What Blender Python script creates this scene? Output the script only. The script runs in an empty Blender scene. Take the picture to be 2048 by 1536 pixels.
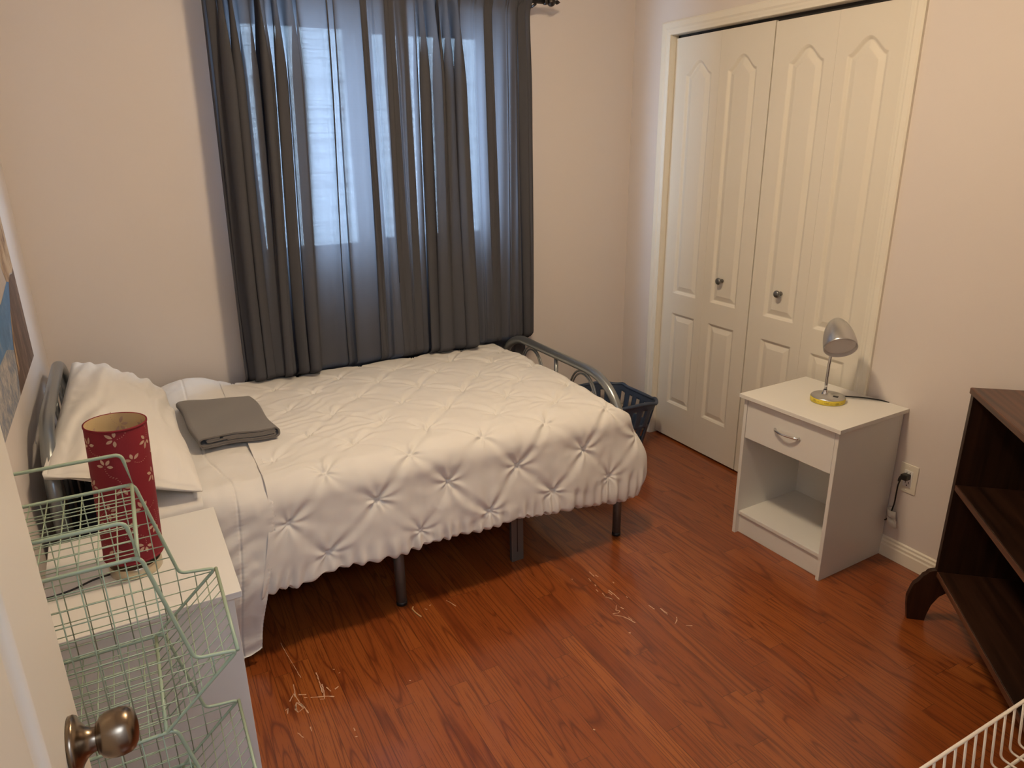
import bpy, math, random
import numpy as np
from mathutils import Vector, Matrix
random.seed(7); rng = np.random.RandomState(7)
C = bpy.context.scene
COL = C.collection
PI = math.pi

# ------------------------------------------------------------------ camera
CAM = (-2.464, -3.198, 1.5815)
YAW, PITCH, ROLL, FPX = 0.4955, -0.3302, -0.0145, 1421.7
def cam_axes():
    f = Vector((math.sin(YAW)*math.cos(PITCH), math.cos(YAW)*math.cos(PITCH), math.sin(PITCH)))
    r = Vector((math.cos(YAW), -math.sin(YAW), 0)); u = r.cross(f)
    return r*math.cos(ROLL)+u*math.sin(ROLL), -r*math.sin(ROLL)+u*math.cos(ROLL), f
r_, u_, f_ = cam_axes()
cd = bpy.data.cameras.new('camera'); cam = bpy.data.objects.new('camera', cd); COL.objects.link(cam)
cd.sensor_width = 36; cd.lens = FPX/2048*36; cd.clip_start = 0.01
cam.matrix_world = Matrix(((r_.x, u_.x, -f_.x, CAM[0]), (r_.y, u_.y, -f_.y, CAM[1]), (r_.z, u_.z, -f_.z, CAM[2]), (0, 0, 0, 1)))
C.camera = cam

# ------------------------------------------------------------------ world, light, exposure
w = bpy.data.worlds.new('world'); C.world = w; w.use_nodes = True
bg = w.node_tree.nodes['Background']; bg.inputs[0].default_value = (0.50, 0.70, 1.0, 1); bg.inputs[1].default_value = 26.0
C.view_settings.view_transform = 'Standard'; C.view_settings.look = 'None'
C.view_settings.exposure = 0.0; C.view_settings.gamma = 1; C.view_settings.use_curve_mapping = False
C.cycles.use_denoising = True
C.cycles.max_bounces = 10; C.cycles.diffuse_bounces = 5; C.cycles.transparent_max_bounces = 24
C.cycles.sample_clamp_indirect = 6
LAMP_POS = (-1.42, -1.60, 2.33); LAMP_STRENGTH = 165.0; LAMP_COL = (1.0, 0.765, 0.50)
# daylight portal in the window opening
ld = bpy.data.lights.new('window_portal', 'AREA'); ld.shape = 'RECTANGLE'; ld.size = 1.2; ld.size_y = 1.08; ld.cycles.is_portal = True
lo = bpy.data.objects.new('window_portal', ld); COL.objects.link(lo); lo.location = (-1.39, 0.115, 1.58); lo.rotation_euler = (-PI/2, 0, 0)
# cool fill added in the unseen hallway, lifts the sides facing the camera
hd = bpy.data.lights.new('hallway_fill', 'AREA'); hd.shape = 'RECTANGLE'; hd.size = 1.0; hd.size_y = .9; hd.energy = 30; hd.color = (.62, .78, 1.0)
ho = bpy.data.objects.new('hallway_fill', hd); COL.objects.link(ho); ho.location = (-2.35, -3.95, 2.40)

# ------------------------------------------------------------------ mesh helpers
class MB:
    def __init__(s): s.v = []; s.f = []; s.m = []; s.sm = []
    def add(s, vs, fs, mi=0, smooth=False):
        n = len(s.v); s.v += [tuple(map(float, p)) for p in vs]
        s.f += [tuple(int(i)+n for i in f) for f in fs]; s.m += [mi]*len(fs); s.sm += [smooth]*len(fs)
    def box(s, a, b, mi=0, M=None):
        x0, y0, z0 = a; x1, y1, z1 = b
        vs = [(x0,y0,z0),(x1,y0,z0),(x1,y1,z0),(x0,y1,z0),(x0,y0,z1),(x1,y0,z1),(x1,y1,z1),(x0,y1,z1)]
        if M is not None: vs = [tuple(M @ Vector(p)) for p in vs]
        s.add(vs, [(0,3,2,1),(4,5,6,7),(0,1,5,4),(1,2,6,5),(2,3,7,6),(3,0,4,7)], mi)
    def tube(s, path, r, n=8, closed=False, mi=0, caps=True):
        P = [Vector(p) for p in path]; N = len(P)
        rr = r if isinstance(r, (list, tuple)) else [r]*N
        vs = []; up = None
        for i in range(N):
            a = P[i-1] if (i > 0 or closed) else P[i]; b = P[(i+1) % N] if (i < N-1 or closed) else P[i]
            t = (b-a).normalized()
            if up is None:
                up = Vector((0,0,1)) if abs(t.z) < .9 else Vector((1,0,0))
            side = t.cross(up)
            if side.length < 1e-6: side = t.cross(Vector((0,1,0)))
            side.normalize(); up = side.cross(t).normalized()
            for k in range(n):
                an = 2*PI*k/n
                vs.append(P[i] + (side*math.cos(an)+up*math.sin(an))*rr[i])
        fs = []
        for i in range(N if closed else N-1):
            j = (i+1) % N
            for k in range(n):
                k2 = (k+1) % n; fs.append((i*n+k, i*n+k2, j*n+k2, j*n+k))
        if not closed and caps: fs.append(tuple(range(n-1, -1, -1))); fs.append(tuple((N-1)*n+k for k in range(n)))
        s.add(vs, fs, mi, True)
    def lathe(s, prof, n=32, M=None, mi=0):
        vs = []; fs = []
        for (r, z) in prof:
            for k in range(n): vs.append(Vector((r*math.cos(2*PI*k/n), r*math.sin(2*PI*k/n), z)))
        for i in range(len(prof)-1):
            for k in range(n):
                k2 = (k+1) % n; fs.append((i*n+k, i*n+k2, (i+1)*n+k2, (i+1)*n+k))
        if M is not None: vs = [M @ p for p in vs]
        s.add(vs, fs, mi, True)
    def prism(s, poly, O, A, B, D, mi=0):
        """poly in (a,b) on axes A,B from O, extruded by vector D"""
        O, A, B, D = Vector(O), Vector(A), Vector(B), Vector(D); n = len(poly)
        vs = [O+A*a+B*b for a, b in poly]; vs += [p+D for p in vs]
        fs = [tuple(range(n-1, -1, -1)), tuple(range(n, 2*n))] + [(i, (i+1) % n, n+(i+1) % n, n+i) for i in range(n)]
        s.add(vs, fs, mi)
    def grid(s, X, Y, Z, mi=0, smooth=True, keep=None, wrap=False):
        h, wd = X.shape; vs = np.stack([X, Y, Z], -1).reshape(-1, 3)
        fs = []
        for i in range(h-1):
            for j in range(wd if wrap else wd-1):
                if keep is not None and not keep[i, j]: continue
                j2 = (j+1) % wd
                fs.append((i*wd+j, i*wd+j2, (i+1)*wd+j2, (i+1)*wd+j))
        s.add(vs, fs, mi, smooth)
    def build(s, name, mats, parent=None, bevel=0, seg=2, solid=0, solid_off=-1):
        me = bpy.data.meshes.new(name); me.from_pydata(s.v, [], s.f)
        if not isinstance(mats, (list, tuple)): mats = [mats]
        for m in mats: me.materials.append(m)
        me.polygons.foreach_set('material_index', s.m); me.polygons.foreach_set('use_smooth', s.sm); me.update()
        o = bpy.data.objects.new(name, me); COL.objects.link(o)
        if parent is not None:
            o.parent = parent; o.matrix_parent_inverse = Matrix.Translation(-parent.location) if parent.type == 'EMPTY' else Matrix.Identity(4)
            if parent.type != 'EMPTY' and parent.parent is not None: pass
        if solid:
            md = o.modifiers.new('Solidify', 'SOLIDIFY'); md.thickness = solid; md.offset = solid_off
        if bevel:
            md = o.modifiers.new('Bevel', 'BEVEL'); md.width = bevel; md.segments = seg; md.limit_method = 'ANGLE'; md.angle_limit = 0.7
        return o
def grid_mesh(name, X, Y, Z, mat, parent=None, solid=0, flip=False):
    h, wd = X.shape; vs = np.stack([X, Y, Z], -1).reshape(-1, 3).astype(np.float32)
    i, j = np.meshgrid(np.arange(h-1), np.arange(wd-1), indexing='ij'); a = (i*wd+j).ravel()
    q = np.stack([a, a+1, a+wd+1, a+wd], -1)
    if flip: q = q[:, ::-1]
    me = bpy.data.meshes.new(name); me.vertices.add(len(vs)); me.vertices.foreach_set('co', vs.ravel())
    me.loops.add(q.size); me.loops.foreach_set('vertex_index', q.ravel().astype(np.int32))
    me.polygons.add(len(q)); me.polygons.foreach_set('loop_start', np.arange(0, q.size, 4, dtype=np.int32))
    me.polygons.foreach_set('use_smooth', np.ones(len(q), dtype=bool)); me.update(calc_edges=True); me.validate()
    me.materials.append(mat)
    o = bpy.data.objects.new(name, me); COL.objects.link(o)
    if parent is not None:
        o.parent = parent; o.matrix_parent_inverse = Matrix.Translation(-parent.location)
    if solid:
        md = o.modifiers.new('Solidify', 'SOLIDIFY'); md.thickness = solid; md.offset = -1
    return o
def tag(o, label, cat, group=None, kind=None):
    o['label'] = label
    if cat: o['category'] = cat
    if group: o['group'] = group
    if kind: o['kind'] = kind
    return o
def thing(name, loc, label, cat, group=None):
    o = bpy.data.objects.new(name, None); COL.objects.link(o); o.location = loc; o.empty_display_size = .1
    return tag(o, label, cat, group)
def struct(o): o['kind'] = 'structure'; return o
def arc(c, r, a0, a1, n, f):
    return [f(c[0]+r*math.cos(a0+(a1-a0)*i/n), c[1]+r*math.sin(a0+(a1-a0)*i/n)) for i in range(n+1)]
def round_poly(pts, r, n=5):
    """round the inner corners of an open polyline"""
    P = [Vector(p) for p in pts]; out = [P[0]]
    for i in range(1, len(P)-1):
        a = (P[i-1]-P[i]); b = (P[i+1]-P[i]); rr = min(r, a.length*.45, b.length*.45)
        a = P[i]+a.normalized()*rr; b = P[i]+b.normalized()*rr
        for k in range(n+1):
            t = k/n; out.append(a*(1-t)**2+P[i]*2*t*(1-t)+b*t*t)
    out.append(P[-1]); return out
# smooth value noise for numpy arrays
def vnoise(x, y, seed=0):
    rs = np.random.RandomState(seed); T = rs.rand(64, 64)*2-1
    xi = np.floor(x).astype(int); yi = np.floor(y).astype(int); fx = x-xi; fy = y-yi
    fx = fx*fx*fx*(fx*(fx*6-15)+10); fy = fy*fy*fy*(fy*(fy*6-15)+10)
    a = T[xi % 64, yi % 64]; b = T[(xi+1) % 64, yi % 64]; c = T[xi % 64, (yi+1) % 64]; d = T[(xi+1) % 64, (yi+1) % 64]
    return (a*(1-fx)+b*fx)*(1-fy)+(c*(1-fx)+d*fx)*fy
def fbm(x, y, seed=0, o=3):
    s = 0; a = 1
    for k in range(o): s = s+a*vnoise(x*2**k, y*2**k, seed+k); a *= .5
    return s
def ss(a, b, x):
    t = np.clip((x-a)/(b-a), 0, 1); return t*t*(3-2*t)

# ------------------------------------------------------------------ materials
def newmat(name):
    m = bpy.data.materials.new(name); m.use_nodes = True; return m, m.node_tree, m.node_tree.nodes['Principled BSDF']
def pbr(name, col, rough=.5, metal=0, bump=None, spec=.5, coat=0, var=None, sheen=0, trans=0):
    m, nt, b = newmat(name); N = nt.nodes; L = nt.links
    b.inputs['Base Color'].default_value = (*col, 1); b.inputs['Roughness'].default_value = rough; b.inputs['Metallic'].default_value = metal
    b.inputs['Specular IOR Level'].default_value = spec; b.inputs['Coat Weight'].default_value = coat; b.inputs['Sheen Weight'].default_value = sheen
    tc = N.new('ShaderNodeTexCoord')
    if bump:
        n = N.new('ShaderNodeTexNoise'); n.inputs['Scale'].default_value = bump[0]; n.inputs['Detail'].default_value = 4
        L.new(tc.outputs['Object'], n.inputs['Vector'])
        bp = N.new('ShaderNodeBump'); bp.inputs['Strength'].default_value = bump[1]; bp.inputs['Distance'].default_value = bump[2] if len(bump) > 2 else .002
        L.new(n.outputs['Fac'], bp.inputs['Height']); L.new(bp.outputs['Normal'], b.inputs['Normal'])
    n2 = N.new('ShaderNodeTexNoise'); n2.inputs['Scale'].default_value = var[0] if var else 6; n2.inputs['Detail'].default_value = 3
    L.new(tc.outputs['Object'], n2.inputs['Vector'])
    mx = N.new('ShaderNodeMix'); mx.data_type = 'RGBA'; L.new(n2.outputs['Fac'], mx.inputs['Factor'])
    k = var[1] if var else .04
    mx.inputs['A'].default_value = (*[c*(1-k) for c in col], 1); mx.inputs['B'].default_value = (*[min(1, c*(1+k)) for c in col], 1)
    L.new(mx.outputs['Result'], b.inputs['Base Color'])
    return m
WALL = pbr('wall_paint', (.70, .645, .61), .55, bump=(260, .08, .001), var=(2, .015))
CEIL = pbr('ceiling_paint', (.78, .76, .73), .8, bump=(90, .3, .003))
TRIM = pbr('trim_paint', (.80, .76, .66), .35, var=(4, .01))
DOORP = pbr('door_paint', (.76, .72, .63), .38, bump=(35, .05, .001), var=(3, .015))
BLACK = pbr('black_plastic', (.012, .012, .013), .4)
DARK = pbr('dark_gap', (.03, .028, .025), .8)
MELA = pbr('white_melamine', (.74, .73, .69), .38, var=(3, .01))
COVER = pbr('comforter_cotton', (.72, .70, .665), .85, bump=(700, .12, .0006), var=(8, .015), sheen=.1)
PILW = pbr('pillow_cotton', (.74, .715, .67), .85, bump=(900, .08, .0005), sheen=.1)
NAVY = pbr('navy_mattress_fabric', (.012, .016, .035), .8)
TOWELM = pbr('grey_terry', (.155, .14, .13), .95, bump=(900, .9, .002), var=(500, .25), sheen=.4)
STEEL = pbr('bed_grey_metal', (.27, .29, .30), .30, .75, var=(8, .05))
LEGM = pbr('bed_leg_metal', (.17, .17, .165), .42, .6)
CHROME = pbr('chrome', (.72, .72, .72), .12, 1)
SATIN = pbr('satin_nickel_dark', (.23, .175, .125), .27, 1)
SILV = pbr('silver_paint', (.56, .56, .56), .28, .95)
BRASSN = pbr('champagne_metal', (.60, .52, .38), .3, .85)
BRN = pbr('base_top_reflection', (.20, .14, .10), .35, .6)  # brownish reflection on the lamp base top, put into the colour
RED = pbr('crimson_shade', (.18, .003, .012), .75, bump=(600, .3, .0006), var=(20, .04))
CREAM = pbr('shade_lining', (.62, .47, .25), .8)
PETAL = pbr('cutout_cream', (.50, .34, .24), .8, var=(60, .35))
GREEN = pbr('mint_wire', (.33, .42, .30), .38, var=(6, .04))
WWIRE = pbr('white_wire', (.80, .76, .70), .35)
BLUE = pbr('slate_blue_plastic', (.045, .065, .11), .42, var=(10, .05))
ROD = pbr('dark_rod_metal', (.05, .042, .038), .32, .8)
VINYL = pbr('window_vinyl', (.75, .77, .78), .4)
PLATE = pbr('outlet_ivory', (.76, .72, .62), .35)
OUTW = pbr('outlet_white', (.82, .82, .80), .35)
YEL = pbr('yellow_sticker', (.75, .60, .06), .45)
INK = pbr('sticker_ink', (.10, .09, .03), .6)
SCR = pbr('scratch_pale', (.58, .37, .24), .7)
WRAPM = pbr('plastic_wrap', (.62, .60, .57), .35)
KNOBG = pbr('grey_knob_metal', (.20, .20, .20), .35, .8)

def M_(nt, op, a, b=None, c=None):
    n = nt.nodes.new('ShaderNodeMath'); n.operation = op
    for i, v in enumerate((a, b, c)):
        if v is None: continue
        if isinstance(v, (int, float)): n.inputs[i].default_value = v
        else: nt.links.new(v, n.inputs[i])
    return n.outputs[0]
def ramp(nt, fac, stops):
    n = nt.nodes.new('ShaderNodeValToRGB'); nt.links.new(fac, n.inputs[0]); e = n.color_ramp.elements
    while len(e) < len(stops): e.new(.5)
    for k, (p, c) in enumerate(stops): e[k].position = p; e[k].color = (*c, 1)
    return n.outputs[0]
def mixc(nt, fac, a, b, mode='MIX'):
    n = nt.nodes.new('ShaderNodeMix'); n.data_type = 'RGBA'; n.blend_type = mode
    for k, v in (('Factor', fac), ('A', a), ('B', b)):
        if isinstance(v, (int, float)): n.inputs[k].default_value = v
        elif isinstance(v, tuple): n.inputs[k].default_value = (*v, 1)
        else: nt.links.new(v, n.inputs[k])
    return n.outputs['Result']
def floor_material():
    m, nt, b = newmat('oak_strip_floor'); N = nt.nodes; L = nt.links
    tc = N.new('ShaderNodeTexCoord'); sx = N.new('ShaderNodeSeparateXYZ'); L.new(tc.outputs['Object'], sx.inputs[0])
    W = .0578
    u = M_(nt, 'DIVIDE', M_(nt, 'ADD', sx.outputs[0], 10+.479-10+W*200-.0), W)
    i = M_(nt, 'FLOOR', u); fu = M_(nt, 'FRACT', u)
    wn = N.new('ShaderNodeTexWhiteNoise'); wn.noise_dimensions = '1D'; L.new(i, wn.inputs['W'])
    leng = M_(nt, 'ADD', M_(nt, 'MULTIPLY', wn.outputs['Value'], .45), .55)
    v = M_(nt, 'DIVIDE', M_(nt, 'ADD', sx.outputs[1], M_(nt, 'ADD', M_(nt, 'MULTIPLY', wn.outputs['Value'], 37.3), 20)), leng)
    j = M_(nt, 'FLOOR', v); fv = M_(nt, 'FRACT', v)
    cmb = N.new('ShaderNodeCombineXYZ'); L.new(i, cmb.inputs[0]); L.new(j, cmb.inputs[1])
    w2 = N.new('ShaderNodeTexWhiteNoise'); w2.noise_dimensions = '2D'; L.new(cmb.outputs[0], w2.inputs['Vector'])
    r = w2.outputs['Value']
    s2 = N.new('ShaderNodeSeparateColor'); L.new(w2.outputs['Color'], s2.inputs[0])
    # grain coordinates: per plank offset, stretched along the plank
    gx = M_(nt, 'ADD', sx.outputs[0], M_(nt, 'MULTIPLY', r, 31.7)); gy = M_(nt, 'ADD', sx.outputs[1], M_(nt, 'MULTIPLY', s2.outputs[1], 53.1))
    def nz(fx, fy, sc, det, dist=0):
        c = N.new('ShaderNodeCombineXYZ'); L.new(M_(nt, 'MULTIPLY', gx, fx), c.inputs[0]); L.new(M_(nt, 'MULTIPLY', gy, fy), c.inputs[1])
        n = N.new('ShaderNodeTexNoise'); n.inputs['Scale'].default_value = sc; n.inputs['Detail'].default_value = det; n.inputs['Distortion'].default_value = dist
        L.new(c.outputs[0], n.inputs['Vector']); return n.outputs['Fac']
    big = nz(10, .85, 1, 1.2, .25)            # figure of the flat sawn grain
    rings = M_(nt, 'FRACT', M_(nt, 'MULTIPLY', big, M_(nt, 'ADD', M_(nt, 'MULTIPLY', s2.outputs[2], 9), 6)))
    ringl = ramp(nt, rings, [(0, (1, 1, 1)), (.12, (.15, .15, .15)), (.45, (0, 0, 0)), (.85, (.1, .1, .1)), (1, (1, 1, 1))])
    fine = nz(260, 7, 1, 4)
    fmask = nz(60, 3, 1, 2)
    c0 = ramp(nt, r, [(0, (.195, .044, .009)), (.3, (.265, .066, .013)), (.6, (.31, .084, .016)), (.85, (.235, .055, .011)), (1, (.37, .11, .022))])
    c1 = mixc(nt, M_(nt, 'MULTIPLY', ringl, .95), c0, (.105, .018, .004))
    c2 = mixc(nt, M_(nt, 'MULTIPLY', M_(nt, 'GREATER_THAN', fine, .56), .55), c1, (.10, .018, .005))
    c3 = mixc(nt, M_(nt, 'MULTIPLY', fmask, .35), c2, (.30, .075, .02))
    # seams
    e1 = M_(nt, 'MINIMUM', fu, M_(nt, 'SUBTRACT', 1.0, fu)); e1 = M_(nt, 'MULTIPLY', e1, W)
    e2 = M_(nt, 'MINIMUM', fv, M_(nt, 'SUBTRACT', 1.0, fv)); e2 = M_(nt, 'MULTIPLY', e2, leng)
    e = M_(nt, 'MINIMUM', e1, e2)
    seam = M_(nt, 'LESS_THAN', e, .0009)
    c4 = mixc(nt, M_(nt, 'MULTIPLY', seam, .5), c3, (.02, .005, .002))
    L.new(c4, b.inputs['Base Color'])
    b.inputs['Roughness'].default_value = .30; b.inputs['Specular IOR Level'].default_value = .45
    b.inputs['Coat Weight'].default_value = .45; b.inputs['Coat Roughness'].default_value = .12
    hgt = M_(nt, 'SUBTRACT', M_(nt, 'MULTIPLY', fine, .08), M_(nt, 'MULTIPLY', M_(nt, 'LESS_THAN', e, .0013), 1.0))
    bp = N.new('ShaderNodeBump'); bp.inputs['Strength'].default_value = .35; bp.inputs['Distance'].default_value = .0006
    L.new(hgt, bp.inputs['Height']); L.new(bp.outputs['Normal'], b.inputs['Normal'])
    # soft waviness for the coat
    wv = nz(3, 3, 1, 1)
    bp2 = N.new('ShaderNodeBump'); bp2.inputs['Strength'].default_value = .25; bp2.inputs['Distance'].default_value = .004
    L.new(wv, bp2.inputs['Height']); L.new(bp2.outputs['Normal'], b.inputs['Coat Normal'])
    return m
FLOORM = floor_material()
def darkwood(name, axis, light=1.0):
    m, nt, b = newmat(name); N = nt.nodes; L = nt.links
    tc = N.new('ShaderNodeTexCoord'); mp = N.new('ShaderNodeMapping'); L.new(tc.outputs['Object'], mp.inputs[0])
    sc = [45, 45, 45]; sc[axis] = 2.2; mp.inputs['Scale'].default_value = sc
    n = N.new('ShaderNodeTexNoise'); n.inputs['Scale'].default_value = 1; n.inputs['Detail'].default_value = 5; n.inputs['Distortion'].default_value = .4; L.new(mp.outputs[0], n.inputs['Vector'])
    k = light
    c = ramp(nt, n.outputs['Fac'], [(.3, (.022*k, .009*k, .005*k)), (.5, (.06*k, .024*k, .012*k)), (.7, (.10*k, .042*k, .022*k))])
    L.new(c, b.inputs['Base Color']); b.inputs['Roughness'].default_value = .38
    bp = N.new('ShaderNodeBump'); bp.inputs['Strength'].default_value = .3; bp.inputs['Distance'].default_value = .001
    L.new(n.outputs['Fac'], bp.inputs['Height']); L.new(bp.outputs['Normal'], b.inputs['Normal'])
    return m
WOODZ = darkwood('shaded_oak_upright', 2, .42); WOODX = darkwood('shaded_oak_shelf', 0, .42); WOODT = darkwood('lit_oak_top', 0, 1.25); WOODE = darkwood('dark_oak_edge', 0, 1.6)  # one oak: interior shade and lit top put into the tones
def curtain_material():
    m, nt, b = newmat('grey_curtain_cloth'); N = nt.nodes; L = nt.links
    out = N['Material Output']
    uv = N.new('ShaderNodeUVMap'); sx = N.new('ShaderNodeSeparateXYZ'); L.new(uv.outputs[0], sx.inputs[0])
    def line(ax, freq, seed, wid):
        v = M_(nt, 'MULTIPLY', sx.outputs[ax], freq); i = M_(nt, 'FLOOR', v)
        wn = N.new('ShaderNodeTexWhiteNoise'); wn.noise_dimensions = '1D'; L.new(M_(nt, 'ADD', i, seed), wn.inputs['W'])
        f = M_(nt, 'ABSOLUTE', M_(nt, 'SUBTRACT', M_(nt, 'FRACT', v), .5))
        return M_(nt, 'MULTIPLY', M_(nt, 'LESS_THAN', f, wid), M_(nt, 'ADD', .35, M_(nt, 'MULTIPLY', wn.outputs['Value'], .65)))
    h = M_(nt, 'MAXIMUM', line(1, 170, 3, .3), M_(nt, 'MULTIPLY', line(0, 200, 11, .28), .75))
    n = N.new('ShaderNodeTexNoise'); n.inputs['Scale'].default_value = 60; L.new(uv.outputs[0], n.inputs['Vector'])
    hole = M_(nt, 'SUBTRACT', .026, M_(nt, 'MULTIPLY', h, .022))
    hole = M_(nt, 'MULTIPLY', hole, M_(nt, 'ADD', .6, M_(nt, 'MULTIPLY', n.outputs['Fac'], .8)))
    df = N.new('ShaderNodeBsdfDiffuse'); df.inputs[0].default_value = (.075, .076, .086, 1)
    tl = N.new('ShaderNodeBsdfTranslucent'); tl.inputs[0].default_value = (.037, .036, .040, 1)
    tr = N.new('ShaderNodeBsdfTransparent')
    a = N.new('ShaderNodeAddShader'); L.new(df.outputs[0], a.inputs[0]); L.new(tl.outputs[0], a.inputs[1])
    mx = N.new('ShaderNodeMixShader'); L.new(hole, mx.inputs[0]); L.new(a.outputs[0], mx.inputs[1]); L.new(tr.outputs[0], mx.inputs[2])
    L.new(mx.outputs[0], out.inputs[0]); N.remove(b)
    return m
CURT = curtain_material()
def glass_material():
    m, nt, b = newmat('window_glass'); N = nt.nodes; L = nt.links; out = N['Material Output']; N.remove(b)
    t = N.new('ShaderNodeBsdfTransparent'); t.inputs[0].default_value = (.95, .98, .97, 1); g = N.new('ShaderNodeBsdfGlossy'); g.inputs['Roughness'].default_value = .02
    mx = N.new('ShaderNodeMixShader'); mx.inputs[0].default_value = .05; L.new(t.outputs[0], mx.inputs[1]); L.new(g.outputs[0], mx.inputs[2]); L.new(mx.outputs[0], out.inputs[0]); return m
GLASS = glass_material()
def emit(name, col, s):
    m, nt, b = newmat(name); b.inputs['Emission Color'].default_value = (*col, 1); b.inputs['Emission Strength'].default_value = s; b.inputs['Base Color'].default_value = (.8, .8, .8, 1); return m

# ------------------------------------------------------------------ the room
XL, YF, H = -2.79, -3.12, 2.44
WX0, WX1, WZ0, WZ1 = -2.0, -.78, 1.04, 2.13        # window opening
def S(name, mb, mat, **k): return struct(mb.build(name, mat, **k))
mb = MB(); mb.box((XL-.1, -4.6, -.05), (.75, .12, 0)); floor = S('floor', mb, FLOORM)
mb = MB(); mb.box((XL-.1, -4.6, H), (.75, .12, H+.05)); S('ceiling', mb, CEIL)
mb = MB(); mb.box((XL-.1, YF-.115, 0), (XL, .12, H)); S('wall_left', mb, WALL)
mb = MB()
mb.box((XL, 0, 0), (WX0, .12, H)); mb.box((WX1, 0, 0), (.12, .12, H)); mb.box((WX0, 0, 0), (WX1, .12, WZ0)); mb.box((WX0, 0, WZ1), (WX1, .12, H))
S('wall_window', mb, WALL)
OY0, OY1, OZ = -.2866, -1.505, 2.045                # closet opening
mb = MB()
mb.box((0, OY0, 0), (.12, 0, H)); mb.box((0, YF-.115, 0), (.12, OY1, H)); mb.box((0, OY1, OZ), (.12, OY0, H))
S('wall_right', mb, WALL)
mb = MB(); DX0, DX1 = -2.655, -1.86                 # bedroom doorway
mb.box((XL, YF-.115, 0), (DX0, YF, H)); mb.box((DX1, YF-.115, 0), (0, YF, H)); mb.box((DX0, YF-.115, 2.05), (DX1, YF, H))
S('wall_front', mb, WALL)
mb = MB(); mb.box((XL-.1, -4.6, 0), (.75, -4.5, H)); mb.box((XL-.1, -4.5, 0), (XL, YF-.115, H)); mb.box((-.9, -4.5, 0), (-.8, YF-.115, H))
S('wall_hallway', mb, WALL)
mb = MB(); mb.box((.12, .02, 0), (.7, .12, H)); mb.box((.7, -1.7, 0), (.75, .12, H)); mb.box((.12, -1.7, 0), (.7, -1.62, H))
S('wall_closet', mb, WALL)
# baseboards
BP = [(0, 0), (.013, 0), (.013, .048), (.010, .054), (.0105, .064), (.006, .070), (.006, .078), (.0, .083)]
def baseboard(name, O, A, D):
    mb = MB(); mb.prism(BP, O, A, (0, 0, 1), D); o = S(name, mb, TRIM); return o
baseboard('baseboard_right', (0, -1.562, 0), (-1, 0, 0), (0, YF+1.562, 0))
baseboard('baseboard_window', (XL, 0, 0), (0, -1, 0), (-XL, 0, 0))
baseboard('baseboard_left', (XL, 0, 0), (1, 0, 0), (0, YF, 0))
baseboard('baseboard_front', (DX1+.06, YF, 0), (0, 1, 0), (-DX1-.06, 0, 0))
mb = MB(); mb.box((-.013, -.229, 0), (0, 0, .083)); S('baseboard_corner', mb, TRIM)
# closet casing: profiled trim
CP = [(0, 0), (.057, 0), (.057, .012), (.050, .016), (.030, .015), (.022, .011), (.014, .010), (.008, .008), (.0, .007)]
mb = MB()
mb.prism(CP, (0, OY0, 0), (0, 1, 0), (-1, 0, 0), (0, 0, OZ+.0))
mb.prism(CP, (0, OY1, 0), (0, -1, 0), (-1, 0, 0), (0, 0, OZ+.0))
# mitred head
def casing_head(mb, y0, y1, z):
    vs = []
    for (a, b) in CP: vs += [(-b, y0+a, z+a), (-b, y1-a, z+a)]
    n = len(CP); fs = [(2*i, 2*i+1, 2*((i+1) % n)+1, 2*((i+1) % n)) for i in range(n)]
    mb.add(vs, fs)
    for s_, y in ((1, y0), (-1, y1)):
        base = [(-b, y+s_*a, z) for a, b in CP]; top = [(-b, y+s_*a, z+a) for a, b in CP]
        mb.add(base+top, [(i, (i+1) % n, n+(i+1) % n, n+i) for i in range(n)])
casing_head(mb, OY0, OY1, OZ)
S('trim_1', mb, TRIM)
mb = MB()                                            # jamb liner and top track
mb.box((0, OY0-.001, 0), (.12, OY0+.001, OZ)); mb.box((0, OY1-.001, 0), (.12, OY1+.001, OZ)); mb.box((0, OY1, OZ-.001), (.12, OY0, OZ+.001))
S('trim_2', mb, TRIM)
mb = MB(); mb.box((.045, OY1, OZ-.02), (.085, OY0, OZ-.001)); S('trim_3', mb, DARK)
# doorway casing (behind the camera)
mb = MB()
mb.box((DX0-.0, YF-.115, 0), (DX0+.012, YF, 2.05)); mb.box((DX1-.012, YF-.115, 0), (DX1, YF, 2.05)); mb.box((DX0, YF-.115, 2.038), (DX1, YF, 2.05))
mb.box((DX1, YF, 0), (DX1+.057, YF+.014, 2.107)); mb.box((DX0-.03, YF, 2.05), (DX1, YF+.014, 2.107))
S('trim_4', mb, TRIM)

# moulded door skin: height field with sunk outline and raised field
def panel_depth(a, z, panels):
    d = np.full(a.shape, -1.0)
    for (a0, a1, z0, z1, rise) in panels:
        am = (a0+a1)/2; hw = (a1-a0)/2
        t = np.clip(np.abs(a-am)/hw, 0, 1)
        curve = lambda q: z1+rise*(.5+.5*np.cos(np.pi*q**1.08))
        top = curve(t); dt = top-z
        if rise:
            q = np.linspace(-1, 1, 161); ca = am+hw*q; cz = curve(np.abs(q)); near = (z > z1-.06) & (z < z1+rise+.01) & (np.abs(a-am) < hw+.01)
            dd = np.hypot(a[near][:, None]-ca[None, :], z[near][:, None]-cz[None, :]).min(1); dt = dt.copy(); dt[near] = np.where(dt[near] > 0, dd, -dd)
        di = np.minimum(np.minimum(np.minimum(a-a0, a1-a), z-z0), dt); d = np.maximum(d, di)
    prof = np.interp(d, [-1, 0, .003, .006, .010, .013, .034, .037, 1], [0, 0, -.0035, -.0045, -.009, -.0105, -.0035, -.0022, -.0022])
    return prof
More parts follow.
